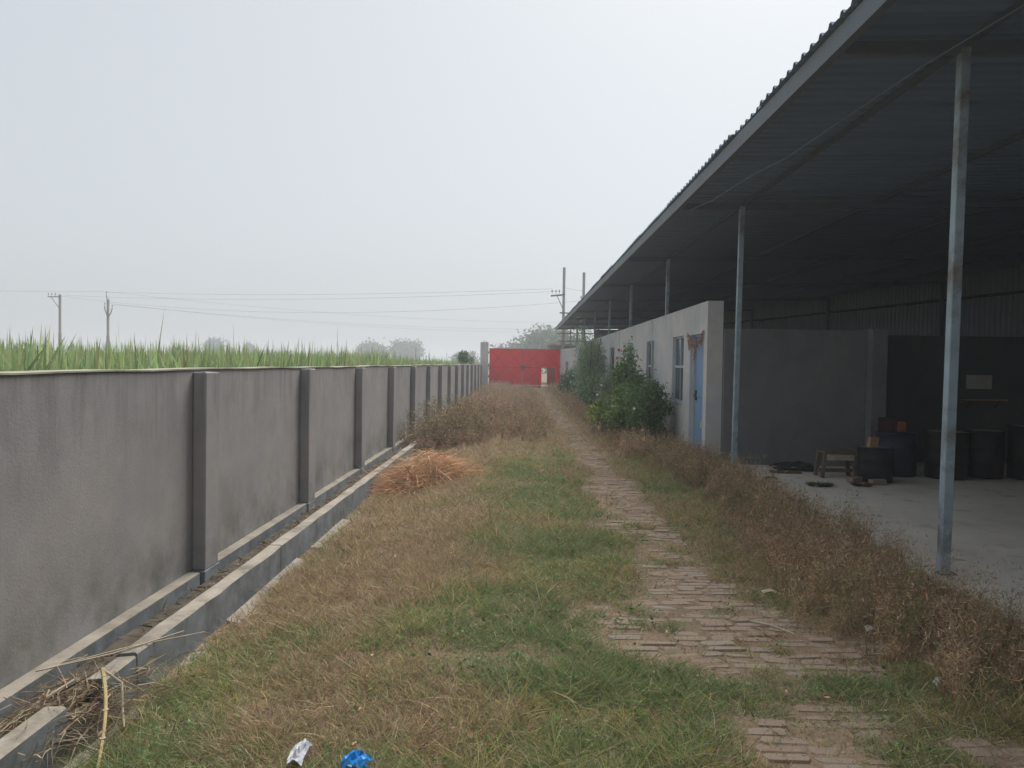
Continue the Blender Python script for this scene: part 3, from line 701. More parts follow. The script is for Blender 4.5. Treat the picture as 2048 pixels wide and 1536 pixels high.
def build_bricks():
    root = MB().add([(.3, 2.2, -.04), (2.3, 2.2, -.04), (2.3, 5.9, -.04), (1.7, 6.4, -.04), (1.6, 51.8, -.04), (.8, 51.8, -.04), (.8, 6.4, -.04), (.3, 5.9, -.04)], [(0, 1, 2, 3, 6, 7), (3, 4, 5, 6)]).build('brick_path', M['soil'])
    tag(root, kind='structure')
    def worn(L, Wd, seed):
        r = random.Random(seed); b = MB(); ring = []
        c = .016
        base = [(-L + c, -Wd), (L - c, -Wd), (L, -Wd + c), (L, Wd - c), (L - c, Wd), (-L + c, Wd), (-L, Wd - c), (-L, -Wd + c)]
        base = [(p + r.uniform(-.007, .007), q + r.uniform(-.005, .005)) for p, q in base]
        vs = [(p, q, -.05) for p, q in base] + [(p, q, -.009 + r.uniform(-.004, .003)) for p, q in base] + [(p * .93, q * .84, r.uniform(-.004, .003)) for p, q in base]
        fs = [(k * 8 + i, k * 8 + (i + 1) % 8, (k + 1) * 8 + (i + 1) % 8, (k + 1) * 8 + i) for k in (0, 1) for i in range(8)] + [tuple(range(16, 24))]
        return vs, fs
    variants = []
    LEN = [.108, .10, .108, .085, .06, .10, .075, .108]
    for k in range(16):
        vs, fs = worn(LEN[k % 8], .036, 100 + k); me = bpy.data.meshes.new('brick'); me.from_pydata(vs, [], fs); me.materials.append(M['brick'])
        me.update(); variants.append(me)
    spots = []; y = 2.35; row = 0
    while y < 52:
        x = .22 + (.11 if row % 2 else 0) + random.uniform(-.03, .03)
        while x < 2.35:
            p = float(path_mask(x, y))
            k = random.randrange(16); hl = LEN[k % 8]
            if p > .27 + random.uniform(-.15, .2): spots.append((x + hl, y, p, k))
            x += 2 * hl + .010 + random.uniform(-.003, .008)
        y += .080 + random.uniform(-.003, .004); row += 1
    near = spots[:300]; far = spots[300:]
    for (x, y, p, k) in near:
        o = link('brick', variants[k], root)
        o.location = (x, y + random.uniform(-.006, .006), float(gz(x, y)) + .006 + random.uniform(-.008, .005) - .012 * (1 - p))
        o.rotation_euler = (random.uniform(-.05, .05), random.uniform(-.035, .035), random.uniform(-.05, .05)); o.scale = (random.uniform(.94, 1.04), random.uniform(.94, 1.06), 1)
    b = MB()
    for (x, y, p, k) in far:
        z = float(gz(x, y)) + .004 + random.uniform(-.007, .005) - .012 * (1 - p); a = random.uniform(-.05, .05); c, sn = math.cos(a), math.sin(a)
        tx, ty = random.uniform(-.03, .03), random.uniform(-.05, .05); me = variants[k]
        b.add([(x + v.co.x * c - v.co.y * sn, y + v.co.x * sn + v.co.y * c, z + v.co.z + v.co.x * tx + v.co.y * ty) for v in me.vertices], [tuple(q.vertices) for q in me.polygons])
    tag(b.build('far_bricks', M['brick'], root), kind='stuff')
build_bricks()

# ------------------------------------------------------------------ grass
GREEN_BLOBS = [(0.05, 11.5, .55, 3.6, 1.0), (.55, 8.6, .45, 2.2, .9), (1.95, 9.5, .35, 2.2, .75), (.25, 6.3, .6, .9, .9), (.2, 4.3, .95, 1.0, .85), (.9, 3.7, .8, .35, .9), (-1.75, 3.7, .5, .75, .8), (-1.2, 3.1, .8, .5, .45),
               (2.15, 3.85, .55, .45, 1.0), (1.6, 3.35, .5, .3, .7), (.5, 3.15, .5, .5, .9), (1.85, 5.3, .35, .35, .9), (2.1, 13.0, .5, 1.3, .7), (-1.5, 5.0, .4, .6, .45), (-.2, 5.0, .5, .5, .5), (.6, 14.5, .3, 2.4, .8)]
BROWN_BLOBS = [(-1.1, 7.6, .75, 2.6, 1.0), (-.6, 5.9, .9, .7, .8), (.35, 7.5, .3, .6, .9), (-.3, 16.5, 1.6, 3.0, .8), (0, 26, 2.5, 9, 1.0), (0, 42, 3, 11, 1.0), (-.9, 4.2, .55, .5, .6), (2.4, 6, .6, 3.5, .9), (.35, 5.0, .4, .25, .6), (-.3, 3.4, .35, .35, .6), (2.2, 20, .8, 7, .8), (2.3, 3.0, .3, .3, .8)]
def greenness(x, y):
    g = .45 + (fbm(x, y, 1.1, 51) - .5) * 1.1 + (fbm(x, y, 4, 53) - .5) * .9
    for bx, by, rx, ry, wt in GREEN_BLOBS: g = g + .55 * wt * np.exp(-((x - bx) / rx) ** 2 - ((y - by) / ry) ** 2)
    for bx, by, rx, ry, wt in BROWN_BLOBS: g = g - .6 * wt * np.exp(-((x - bx) / rx) ** 2 - ((y - by) / ry) ** 2)
    return np.clip(g, 0, 1)
def rosettes(n):
    x = RNG.uniform(-1.9, 3.0, n); y = 2.4 + 10 * RNG.random(n) ** 1.3; k = (greenness(x, y) > .45) & (path_mask(x, y) < .5); x, y = x[k], y[k]; n = len(x); q = 9
    P = np.repeat(np.stack([x, y, gz(x, y) + .012], 1), q, 0); m = len(P); P[:, :2] += RNG.normal(0, .02, (m, 2)); P[:, 2] += RNG.uniform(0, .05, m)
    D = RNG.normal(0, 1, (m, 3)); D[:, 2] = np.abs(D[:, 2]) * .5
    return leafquads(P, D, RNG.uniform(.015, .04, m), RNG.uniform(.008, .018, m), jcol((.15, .24, .085), m, .25, .1))
def grass_zone(y0, y1, dens, hscale, wscale, nseg):
    area = (3.2 + 2.05) * (y1 - y0); n = int(area * dens)
    x = RNG.uniform(-2.05, 3.2, n); y = RNG.uniform(y0, y1, n)
    keep = (np.abs(x) < .72 * y + .35)
    pm = path_mask(x, y); keep &= RNG.random(n) > pm * .93
    keep &= ~((x > 3.05) & (y > 12.9)); keep &= RNG.random(n) > sstep(3.0, 3.2, x) * .9
    keep &= ~((x < -1.96) & (RNG.random(n) < .35) & (y < 14))
    bald = fbm(x, y, 2.2, 61); keep &= RNG.random(n) > sstep(.62, .78, bald) * .6
    x, y = x[keep], y[keep]; n = len(x)
    g = greenness(x, y) + RNG.normal(0, .33, n); isg = g > .5
    z = gz(x, y) - .004
    lean = RNG.uniform(.25, 1.25, n); th = RNG.uniform(0, 2 * np.pi, n)
    D = np.stack([np.cos(th) * lean, np.sin(th) * lean, np.ones(n) * .8], 1)
    tuft = .25 + 1.5 * fbm(x, y, 2.6, 71) * (.4 + 1.2 * fbm(x, y, 9, 73))
    L = RNG.uniform(.03, .125, n) * tuft * hscale * (1 - .55 * path_mask(x, y)); L = np.where(RNG.random(n) < .05, L * 1.9, L)
    W = RNG.uniform(.0022, .0055, n) * wscale
    C = np.where(isg[:, None], jcol((.285, .30, .125), n, .3, .1), jcol((.42, .318, .20), n, .32, .08))
    yel = (fbm(x, y, 1.5, 81) > .5) & (RNG.random(n) < .55); C = np.where((yel & isg)[:, None], jcol((.50, .455, .18), n, .22, .08), C)
    lush = np.clip((g - .75) * 2.5, 0, 1)[:, None]; C = np.where(isg[:, None], C * (1 - lush) + lush * jcol((.19, .285, .125), n, .3, .08), C)
    straw = RNG.random(n) < .08; C = np.where(straw[:, None], jcol((.50, .43, .29), n, .15, .04), C)
    curl = np.stack([np.cos(th + 1), np.sin(th + 1), np.zeros(n)], 1) * RNG.uniform(-.6, .8, n)[:, None]
    return ribbons(np.stack([x, y, z], 1), D, L, W, L * RNG.uniform(0, .45, n), nseg, np.clip(C, .01, 1), curl)
g = join(rosettes(900), grass_zone(2.2, 4.6, 12500, 1.0, .95, 3), grass_zone(4.6, 7.5, 8500, 1.05, 1.1, 2), grass_zone(7.5, 13, 3600, 1.1, 1.5, 2), grass_zone(13, 24, 1300, 1.2, 2.4, 1), grass_zone(24, 51.5, 500, 1.4, 4.0, 1))
tag(np_mesh('grass', *g, M['leaf']), 'patchy short grass, part green and part dried brown, covering the yard', 'grass', kind='stuff')

nl = 1500; lx = RNG.uniform(-1.9, 3.1, nl); ly = 2.4 + 12 * RNG.random(nl) ** 1.4; lz = gz(lx, ly) + RNG.uniform(.012, .05, nl)
ld = RNG.normal(0, 1, (nl, 3)); ld[:, 2] *= .3
tag(np_mesh('fallen_leaves', *leafquads(np.stack([lx, ly, lz], 1), ld, RNG.uniform(.012, .04, nl), RNG.uniform(.008, .02, nl), jcol((.36, .27, .17), nl, .35)), M['dry']), 'small shrivelled fallen leaves scattered over grass and path', 'leaves', kind='stuff')

nl = 1100; lx = RNG.uniform(-2.52, -2.28, nl); ly = RNG.uniform(3, 15, nl); ld = RNG.normal(0, 1, (nl, 3)); ld[:, 2] = np.abs(ld[:, 2]) * .25
tag(np_mesh('drain_litter', *ribbons(np.stack([lx, ly, RNG.uniform(-.20, -.17, nl)], 1), ld, RNG.uniform(.02, .10, nl), RNG.uniform(.006, .016, nl), np.zeros(nl), 2, jcol((.24, .18, .12), nl, .4)), M['dry']), 'dead leaves and stems lying in the bottom of the drain', 'leaves', kind='stuff')

def weeds(x, y, hmin, hmax, stems, leaves, col, lcol, wsc=1.0, spread=.35):
    """dried bushy weeds: thin stems with side twigs and shrivelled leaves"""
    n = len(x); z = gz(x, y)
    P = np.repeat(np.stack([x, y, z - .01], 1), stems, 0); m = len(P); P[:, :2] += RNG.normal(0, .025, (m, 2))
    D = np.stack([RNG.normal(0, spread, m), RNG.normal(0, spread, m), np.ones(m)], 1); D /= np.linalg.norm(D, axis=1, keepdims=True)
    H = np.repeat(RNG.uniform(hmin, hmax, n), stems) * RNG.uniform(.55, 1.1, m)
    tint = np.repeat(RNG.uniform(.75, 1.2, (n, 1)), stems, 0)
    A = ribbons(P, D, H, np.full(m, .006 * wsc), H * RNG.uniform(0, .25, m), 2, jcol(col, m, .2) * tint)
    k = leaves; t = RNG.uniform(.25, 1.05, (m, k)); Q = (P[:, None] + D[:, None] * (H[:, None] * t)[..., None]).reshape(-1, 3)
    Q += RNG.normal(0, .018, Q.shape); q = len(Q)
    E = RNG.normal(0, .75, (q, 3)) + np.repeat(D, k, 0) * 1.1
    LC = jcol(lcol, q, .3, .1) * np.repeat(tint, k, 0); gl = np.repeat(RNG.random(n) < .16, stems * k); LC[gl] = jcol((.24, .25, .11), int(gl.sum()), .25)
    B = ribbons(Q, E, RNG.uniform(.02, .07, q) * wsc ** .5, RNG.uniform(.003, .009, q) * wsc, RNG.uniform(0, .02, q), 1, LC)
    return join(A, B)
BR, BL = (.40, .285, .185), (.49, .35, .225)
def scatter(n, fx, dens):
    x, y = fx(n); k = RNG.random(n) < dens(x, y); return x[k], y[k]
# strip along the concrete floor
def edge_w(y): return 1.95 + .25 * np.sin(y * .9) + .35 * sstep(8, 14, y)
x, y = scatter(2600, lambda n: (RNG.uniform(1.5, 3.22, n), RNG.uniform(2.6, 13, n)), lambda x, y: sstep(-.1, .55, x - edge_w(y) + .25 * (fbm(x, y, 1.5, 91) - .5)) * (.4 + .6 * fbm(x, y, 2, 93)) * (1 - .9 * path_mask(x, y)) * (1 - .8 * np.exp(-((x - 2.15) / .5) ** 2 - ((y - 3.8) / .5) ** 2)) * (1 - sstep(2.72, 2.95, x) * (y > 4.6) * (y < 6.3)) * (1 - sstep(2.95, 3.2, x) * .8))
sc_ = .6 + .8 * sstep(1.9, 2.8, x)
near = y < 7
W1 = weeds(x[near], y[near], .14, .48, 11, 15, BR, BL, .75, .28)
W2 = weeds(x[~near], y[~near], .14, .46, 9, 11, BR, BL, 1.05, .28)
tag(np_mesh('dry_weeds', *join(W1, W2), M['dry']), 'brown dried weeds in a thick strip along the edge of the concrete floor', 'weeds', kind='stuff')
# weeds by the room wall
x, y = scatter(2600, lambda n: (RNG.uniform(1.5, 3.05, n), RNG.uniform(13, 51, n)), lambda x, y: sstep(1.5, 1.95, x) * (.35 + .65 * fbm(x, y, 1.2, 95)))
tag(np_mesh('dry_weeds', *weeds(x, y, .18, .55, 6, 9, BR, BL, 2.0), M['dry']), 'brown dried weeds growing along the foot of the grey room wall', 'weeds', kind='stuff')
# tall dead weeds that fill the left far half of the yard
x, y = scatter(3600, lambda n: (RNG.uniform(-2.45, .75, n), 15.5 + 36 * RNG.random(n) ** 1.3), lambda x, y: (1 - sstep(.35, .75, x)) * (.35 + .65 * fbm(x, y, .9, 97)) * sstep(15.2, 18, y + .8 * (x < -.6)) * (1 - .9 * sstep(40, 46, y) * sstep(-1.4, -.6, x)))
hh = .25 + .3 * fbm(x, y, .7, 98)
tag(np_mesh('dead_weeds', *weeds(x, y, .22, .60, 6, 9, (.36, .25, .18), (.42, .295, .21), 2.2), M['dry']), 'mass of tall dead brown weeds filling the far left of the yard before the gate', 'weeds', kind='stuff')
# scattered thin stalks in the green strip
x, y = scatter(90, lambda n: (RNG.uniform(-1.7, .75, n), RNG.uniform(6, 15, n)), lambda x, y: x * 0 + .8)
tag(np_mesh('dry_stalks', *weeds(x, y, .12, .32, 3, 6, BR, BL, 1.3, .15), M['dry']), 'scattered thin dried stalks standing in the green middle strip', 'weeds', kind='stuff')

def bush_blob(name, cx, cy, rx, ry, h, n, col, lcol, label, ll=.12, lw=.02):
    th = RNG.uniform(0, 2 * np.pi, n); r = np.sqrt(RNG.random(n)); x = cx + rx * r * np.cos(th); y = cy + ry * r * np.sin(th)
    top = h * np.sqrt(np.clip(1 - r ** 2, 0.05, 1)); z = gz(x, y)
    D = np.stack([np.cos(th) * r * .8 + RNG.normal(0, .3, n), np.sin(th) * r * .8 + RNG.normal(0, .3, n), np.ones(n)], 1)
    A = ribbons(np.stack([x, y, z], 1), D, top * RNG.uniform(.6, 1.1, n), np.full(n, .012), top * .1, 2, jcol(col, n, .2))
    k = 14; P = np.repeat(np.stack([x, y, z], 1), k, 0); q = len(P); t = RNG.uniform(.2, 1.08, q); Dn = D / np.linalg.norm(D, axis=1, keepdims=True)
    P = P + np.repeat(Dn, k, 0) * (np.repeat(top, k) * t)[:, None] + RNG.normal(0, .04, (q, 3))
    E = RNG.normal(0, 1, (q, 3)); E[:, 2] = np.abs(E[:, 2])
    B = ribbons(P, E, RNG.uniform(.5, 1.2, q) * ll, RNG.uniform(.6, 1.3, q) * lw, np.zeros(q), 1, jcol(lcol, q, .3, .1))
    o = np_mesh(name, *join(A, B), M['dry']); return tag(o, label, 'dead bush')
bush_blob('dead_bush', -1.65, 17.0, .8, .8, 1.0, 520, (.22, .165, .11), (.29, .23, .14), 'dark rounded dead bush with a yellowish top beside the boundary wall')
bush_blob('dead_bush', -1.1, 20.5, .8, 1.0, .75, 380, (.26, .19, .13), (.33, .24, .16), 'reddish-brown dead bush behind the dark rounded one', .12, .022)

def straw_heap():
    t = thing('straw_heap', (-1.42, 11.3, -.2), 'low heap of orange-brown dried cane leaves beside the drain kerb', 'straw heap'); o = np.array(t.location)
    n = 4200; th = RNG.uniform(0, 2 * np.pi, n); r = np.sqrt(RNG.random(n)) * np.where(RNG.random(n) < .15, 1.5, 1); x = np.maximum(-1.42 + .60 * r * np.cos(th), -2.12); y = 11.35 + .6 * r * np.sin(th)
    z = gz(x, y) + .52 * np.clip(1 - r ** 1.4, 0, 1) * RNG.uniform(.2, 1, n)
    a = th + RNG.normal(0, .8, n); D = np.stack([np.cos(a), np.sin(a), RNG.uniform(-.1, .7, n)], 1); L = RNG.uniform(.15, .55, n)
    C = jcol((.60, .36, .21), n, .25, .06); pal = RNG.random(n) < .3; C[pal] = jcol((.68, .50, .33), int(pal.sum()), .15)
    V, T, Cc = ribbons(np.stack([x, y, z], 1), D, L, RNG.uniform(.004, .013, n), L * RNG.uniform(.25, .9, n), 3, C, RNG.normal(0, .35, (n, 3)))
    V[:, 2] = np.maximum(V[:, 2], gz(V[:, 0], V[:, 1]) + .004)
    np_mesh('dry_leaves', V - o, T, Cc, M['dry'], t)
    for k in range(9):
        a = random.uniform(-1.9, 1.5); MB().tube([(-1.42 + .4 * math.cos(a), 11.3 + .35 * math.sin(a), -.1), (-1.42 + .75 * math.cos(a), 11.3 + .65 * math.sin(a), .12 + .2 * random.random())], .006, 5).build('cane_stem', M['stick'], t, t.location)
straw_heap()

def cane_debris():
    t = thing('cane_debris', (-2.2, 3.9, -.15), 'tangle of dry cane leaves and twigs lying in the broken gap of the drain kerb', 'plant litter'); o = np.array(t.location)
    n = 900; x = RNG.normal(-2.24, .12, n); y = RNG.normal(3.80, .22, n); z = RNG.uniform(-.22, -.09, n)
    a = RNG.uniform(0, 2 * np.pi, n); D = np.stack([np.cos(a) * .8, np.sin(a), RNG.uniform(-.15, .4, n)], 1); L = RNG.uniform(.08, .32, n)
    C = jcol((.27, .21, .15), n, .35, .06); pal = RNG.random(n) < .25; C[pal] = jcol((.40, .32, .20), int(pal.sum()), .15)
    V, T, Cc = ribbons(np.stack([x, y, z], 1), D, L, RNG.uniform(.003, .009, n), L * RNG.uniform(.1, .6, n), 3, C, RNG.normal(0, .3, (n, 3)))
    V[:, 2] = np.maximum(V[:, 2], -.26); V[:, 0] = np.maximum(V[:, 0], -2.52)
    np_mesh('dry_leaves', V - o, T, Cc, M['dry'], t)
    sm = MB(); gx = np.linspace(-2.5, -2.0, 8); gy = np.linspace(3.3, 4.35, 12)
    sm.v = [(a, c, -.33 + .15 * math.exp(-((c - 3.8) / .3) ** 2 - ((a + 2.22) / .2) ** 2) + .02 * random.random()) for a in gx for c in gy]
    sm.f = [(i * 12 + j, (i + 1) * 12 + j, (i + 1) * 12 + j + 1, i * 12 + j + 1) for i in range(7) for j in range(11)]
    sm.build('silt_mound', M['channel'], t, t.location)
    m = MB()
    for (p, q, r) in (((-2.52, 3.98, -.05), (-2.02, 4.62, -.05), .005), ((-2.5, 4.05, -.06), (-1.95, 4.75, -.10), .004), ((-2.5, 3.5, -.2), (-2.3, 3.95, -.08), .009), ((-2.45, 3.2, -.22), (-2.25, 3.7, -.12), .008)):
        mid = [(u + v_) / 2 + random.uniform(-.02, .02) for u, v_ in zip(p, q)]; m.tube([p, mid, q], r, 5)
    m.build('twigs', M['stick'], t, t.location)
    c = thing('cane_stalk', (-2.1, 3.8, -.2), 'yellow cane stalk lying aslant over the broken drain kerb', 'cane stalk')
    A, B = Vector((-2.17, 3.98, -.03)), Vector((-1.86, 3.36, -.24)); s = MB(); pts = []; rd = []
    for i in range(9):
        u = i / 8; p = A.lerp(B, u); p.x += .03 * math.sin(u * 3); p.z += .03 * math.sin(u * 3.1); pts.append(p); rd.append(.011 - .004 * u)
    s.tube(pts, rd, 7).build('stalk', M['cane'], c, c.location)
    for i in (2, 4, 6):
        p = pts[i]; MB().lathe([(.001, -.006), (.014, -.005), (.014, .005), (.001, .006)], 7, p).build('node_ring', M['stick'], c, c.location)
    s2 = MB().tube([(-2.15, 3.96, -.03), (-2.04, 3.93, -.08), (-1.98, 3.82, -.17), (-1.93, 3.74, -.22)], [.007, .006, .006, .004], 6).build('side_shoot', M['stick'], c, c.location)
cane_debris()

# ------------------------------------------------------------------ sugarcane field behind the wall
def cane_field():
    parts = []
    def zone(x0, x1, y0, y1, n, hm, wsc, nseg, vis):
        x = RNG.uniform(x0, x1, n); y = RNG.uniform(y0, y1, n); k = x < -2.95; x, y = x[k], y[k]; n = len(x)
        k = 7; P = np.repeat(np.stack([x, y, np.full(n, -.1)], 1), k, 0); q = len(P)
        top = hm + .22 * (fbm(x, y, .35, 111) - .5) + RNG.normal(0, .04, n); top = top + .10 * sstep(7, 11, y) * (1 - sstep(18, 28, y)) * (x > -9); top = np.repeat(top, k)
        L = RNG.uniform(.45, .85, q); P[:, 2] = top - L * RNG.uniform(.75, 1.05, q)
        P[:, :2] += RNG.normal(0, .05, (q, 2))
        th = RNG.uniform(0, 2 * np.pi, q); ln = np.abs(RNG.normal(0, .6, q))
        D = np.stack([np.cos(th) * ln, np.sin(th) * ln, np.ones(q)], 1)
        C = jcol((.36, .45, .215), q, .2, .07); dr = RNG.random(q) < .07; C[dr] = jcol((.36, .30, .17), int(dr.sum()), .15)
        parts.append(ribbons(P, D, L, RNG.uniform(.02, .045, q) * wsc, L * np.clip(ln, 0, 1) * RNG.uniform(.1, 1.2, q), nseg, C))
        if vis: # stalks down to the soil
            S = np.stack([x, y, np.full(n, -.12)], 1); parts.append(ribbons(S, np.tile([0, 0, 1.], (n, 1)) + RNG.normal(0, .06, (n, 3)), np.full(n, hm - .3), np.full(n, .03 * wsc), np.zeros(n), 2, jcol((.12, .16, .06), n, .2)))
    zone(-9, -2.95, 2, 30, 4200, 1.63, .9, 3, True)
    zone(-9, -2.95, 30, 62, 1500, 1.66, 1.6, 2, False)
    zone(-28, -9, 4, 75, 5200, 1.62, 1.7, 2, False)
    zone(-90, -28, 10, 110, 5200, 1.64, 3.5, 2, False)
    zone(-28, -2.95, 75, 120, 1800, 1.62, 4, 2, False)
    # tall upright spears
    n = 560; x = -3.1 - 6 * RNG.random(n) ** 1.5; y = 4.2 + 42 * RNG.random(n) ** 1.4; z = np.full(n, 1.2); th = RNG.uniform(0, 2 * np.pi, n); ln = np.abs(RNG.normal(0, .28, n))
    L = RNG.uniform(.45, .95, n); big = RNG.random(n) < .12; L[big] *= 1.3; L *= .72 + .28 * sstep(5, 9, y); ln = np.where(RNG.random(n) < .35, ln * 2.4, ln)
    parts.append(ribbons(np.stack([x, y, z], 1), np.stack([np.cos(th) * ln, np.sin(th) * ln, np.ones(n)], 1), L, RNG.uniform(.018, .036, n), L * .08, 3, jcol((.21, .31, .145), n, .22)))
    V, T, C = join(*parts); V[:, 0] = np.where((V[:, 0] > -2.87) & (V[:, 2] < 1.56), -2.87, V[:, 0])
    o = np_mesh('sugarcane', V, T, C, M['leaf']); tag(o, 'pale green sugarcane field spreading behind the boundary wall', 'sugarcane', kind='stuff')
cane_field()

# ------------------------------------------------------------------ shrubs and trees
def foliage(c, rad, n, ll, lw, col, seed, var=.25, up=.2, droop=0, shells=9, cols2=None):
    """leaves gathered in clumps through an ellipsoid"""
    r = np.random.default_rng(seed); k = shells * 5
    d = r.normal(size=(k, 3)); d /= np.linalg.norm(d, axis=1, keepdims=True); cc = d * (r.random((k, 1)) ** .45) * .82
    cs = r.uniform(.16, .36, k); idx = r.integers(0, k, n)
    P = (cc[idx] + r.normal(size=(n, 3)) * cs[idx][:, None] * .62) * np.array(rad)[None] + np.array(c)[None]
    P[:, 2] = np.maximum(P[:, 2], .04)
    D = r.normal(size=(n, 3)); D[:, 2] += up - droop; L = r.uniform(.6, 1.3, n) * ll; Wd = r.uniform(.7, 1.3, n) * lw
    tint = r.uniform(1 - var * 1.3, 1 + var * 1.3, k)[idx][:, None]
    C = jcol(col, n, .2, .08) * tint
    if cols2 is not None: s = (r.random(k) < .3)[idx]; C[s] = jcol(cols2, int(s.sum()), .2)
    return leafquads(P, D, L, Wd, np.clip(C, .01, 1))
def shrub(name, x, y, h, rx, ry, n, ll, lw, col, label, cat='shrub', zc=None, rz=None, flowers=(), nst=7, seed=1, droop=0, col2=None, grp=None):
    z0 = float(gz(x, y)); t = thing(name, (x, y, z0), label, cat, grp); o = np.array(t.location)
    zc = zc if zc else h * .55; rz = rz if rz else h * .47
    r = random.Random(seed); m = MB()
    for i in range(nst):
        a = r.uniform(0, 6.28); q = r.uniform(.3, .9); e = (x + rx * q * math.cos(a), y + ry * q * math.sin(a), z0 + h * r.uniform(.55, .95))
        md = (x + rx * q * .4 * math.cos(a), y + ry * q * .4 * math.sin(a), z0 + h * .35)
        m.tube([(x + r.uniform(-.06, .06), y + r.uniform(-.06, .06), z0 - .02), md, e], [.02, .014, .006], 5)
    m.build('stems', M['bark'], t, t.location)
    V, T, C = foliage((x, y, z0 + zc), (rx, ry, rz), n, ll, lw, col, seed, droop=droop, cols2=col2)
    np_mesh('foliage', V - o, T, C, M['leaf'], t)
    for (fx, fy, fz, kind) in flowers:
        f = MB(); rr = .04 if kind == 'r' else .03; ax = Vector((r.uniform(-.5, .2), -.9, r.uniform(.1, .5))).normalized(); u = ax.orthogonal().normalized(); v = ax.cross(u); c = Vector((fx, fy, fz))
        for k in range(5):
            a = 2 * math.pi * k / 5; dd = u * math.cos(a) + v * math.sin(a); ee = -u * math.sin(a) + v * math.cos(a)
            f.add([c, c + dd * rr * .6 + ee * rr * .45 + ax * .012, c + dd * rr * 1.15 + ax * .02, c + dd * rr * .6 - ee * rr * .45 + ax * .012], [(0, 1, 2, 3)])
        f.build('flower', M['flower'] if kind == 'r' else M['wflower'], t, t.location)
    return t
rnd = random.Random(5)
GR = 'shrubs along the room wall'
shrub('leafy_shrub', 2.58, 15.7, 1.38, .46, .8, 4600, .085, .038, (.135, .215, .09), 'dense dark green shrub in front of the window nearest the blue door', seed=3, grp=GR, nst=9,
      flowers=[(2.2, 15.2, .75, 'w'), (2.35, 15.0, .35, 'w')])
shrub('hibiscus_shrub', 2.42, 18.7, 2.15, .42, .6, 3600, .085, .04, (.17, .26, .10), 'tall hibiscus shrub dotted with red flowers against the grey wall', seed=8, grp=GR, zc=1.15, rz=.95,
      flowers=[(2.25, 18.4, 1.75, 'r'), (2.28, 18.4, 1.95, 'r'), (2.1, 18.15, .85, 'w'), (2.35, 18.1, .8, 'w')])
shrub('hibiscus_shrub', 2.62, 17.7, 1.75, .30, .4, 1500, .08, .038, (.14, .22, .09), 'narrow upright dark shrub just left of the first window', seed=21, grp=GR)
shrub('grey_leaved_shrub', 2.40, 21.2, 1.6, .50, .7, 3000, .10, .022, (.23, .28, .20), 'grey-green narrow-leaved shrub between the hibiscus and the feathery tree', seed=13, grp=GR, droop=.5, flowers=[(2.0, 20.6, .8, 'w'), (2.1, 20.6, 1.05, 'w')])
shrub('yellow_green_plant', 1.95, 18.3, .80, .42, .8, 1900, .10, .07, (.26, .31, .085), 'low yellow-green broad-leaved plants at the edge of the dry weeds', seed=17, grp=GR, col2=(.15, .22, .07))
shrub('yellow_green_plant', 2.15, 16.6, .78, .35, .6, 1200, .10, .065, (.17, .25, .08), 'low bright green broad-leaved plants in front of the dark shrub', seed=19, grp=GR)
shrub('feathery_tree', 2.28, 27.0, 3.25, .62, .95, 5200, .14, .022, (.29, .38, .25), 'tall feathery grey-green young tree rising up to the shed eave', 'small tree', seed=23, droop=1.2, zc=1.75, rz=1.5, nst=6, grp=GR)
shrub('feathery_tree', 2.55, 29.5, 3.0, .5, .8, 3000, .13, .03, (.19, .27, .165), 'darker feathery tree close behind the tall grey-green one', 'small tree', seed=27, droop=.8, zc=1.6, rz=1.3, nst=6, grp=GR)
shrub('white_flowered_shrub', 2.25, 33.5, 1.45, .55, 1.2, 2600, .12, .05, (.12, .19, .095), 'dark shrub with small white flowers farthest along the room wall', seed=29, grp=GR,
      flowers=[(1.75 + rnd.random() * .6, 32.4 + rnd.random() * .4, .4 + rnd.random() * .9, 'w') for _ in range(9)])
shrub('leafy_shrub', 2.35, 39, 1.2, .5, 1.4, 1500, .14, .06, (.11, .17, .09), 'small round shrub near the yard end wall', seed=31, grp=GR, flowers=[(2.0, 37.8, .9, 'w'), (1.95, 37.9, .6, 'w')])
shrub('leafy_shrub', 2.28, 17.3, 1.15, .45, .7, 2400, .09, .045, (.19, .28, .105), 'loose mid-green shrub between the dark shrub and the hibiscus', seed=51, grp=GR, flowers=[(1.95, 16.8, .7, 'w')])
shrub('leafy_shrub', 2.2, 23.6, 1.35, .5, .9, 2200, .11, .045, (.16, .24, .115), 'mid-green bushy shrub at the foot of the feathery tree', seed=52, grp=GR)
shrub('climbing_sprig', -3.15, 41, 2.35, .35, .8, 500, .16, .07, (.075, .13, .045), 'leafy sprig showing above the far end of the boundary wall', seed=37, zc=2.0, rz=.4, cat='shrub', nst=4)
shrub('climbing_sprig', -3.1, 46, 2.05, .25, .5, 160, .14, .06, (.075, .12, .05), 'tiny leafy sprig above the boundary wall next to the gate pillar', seed=38, zc=1.8, rz=.3, cat='shrub', nst=3)

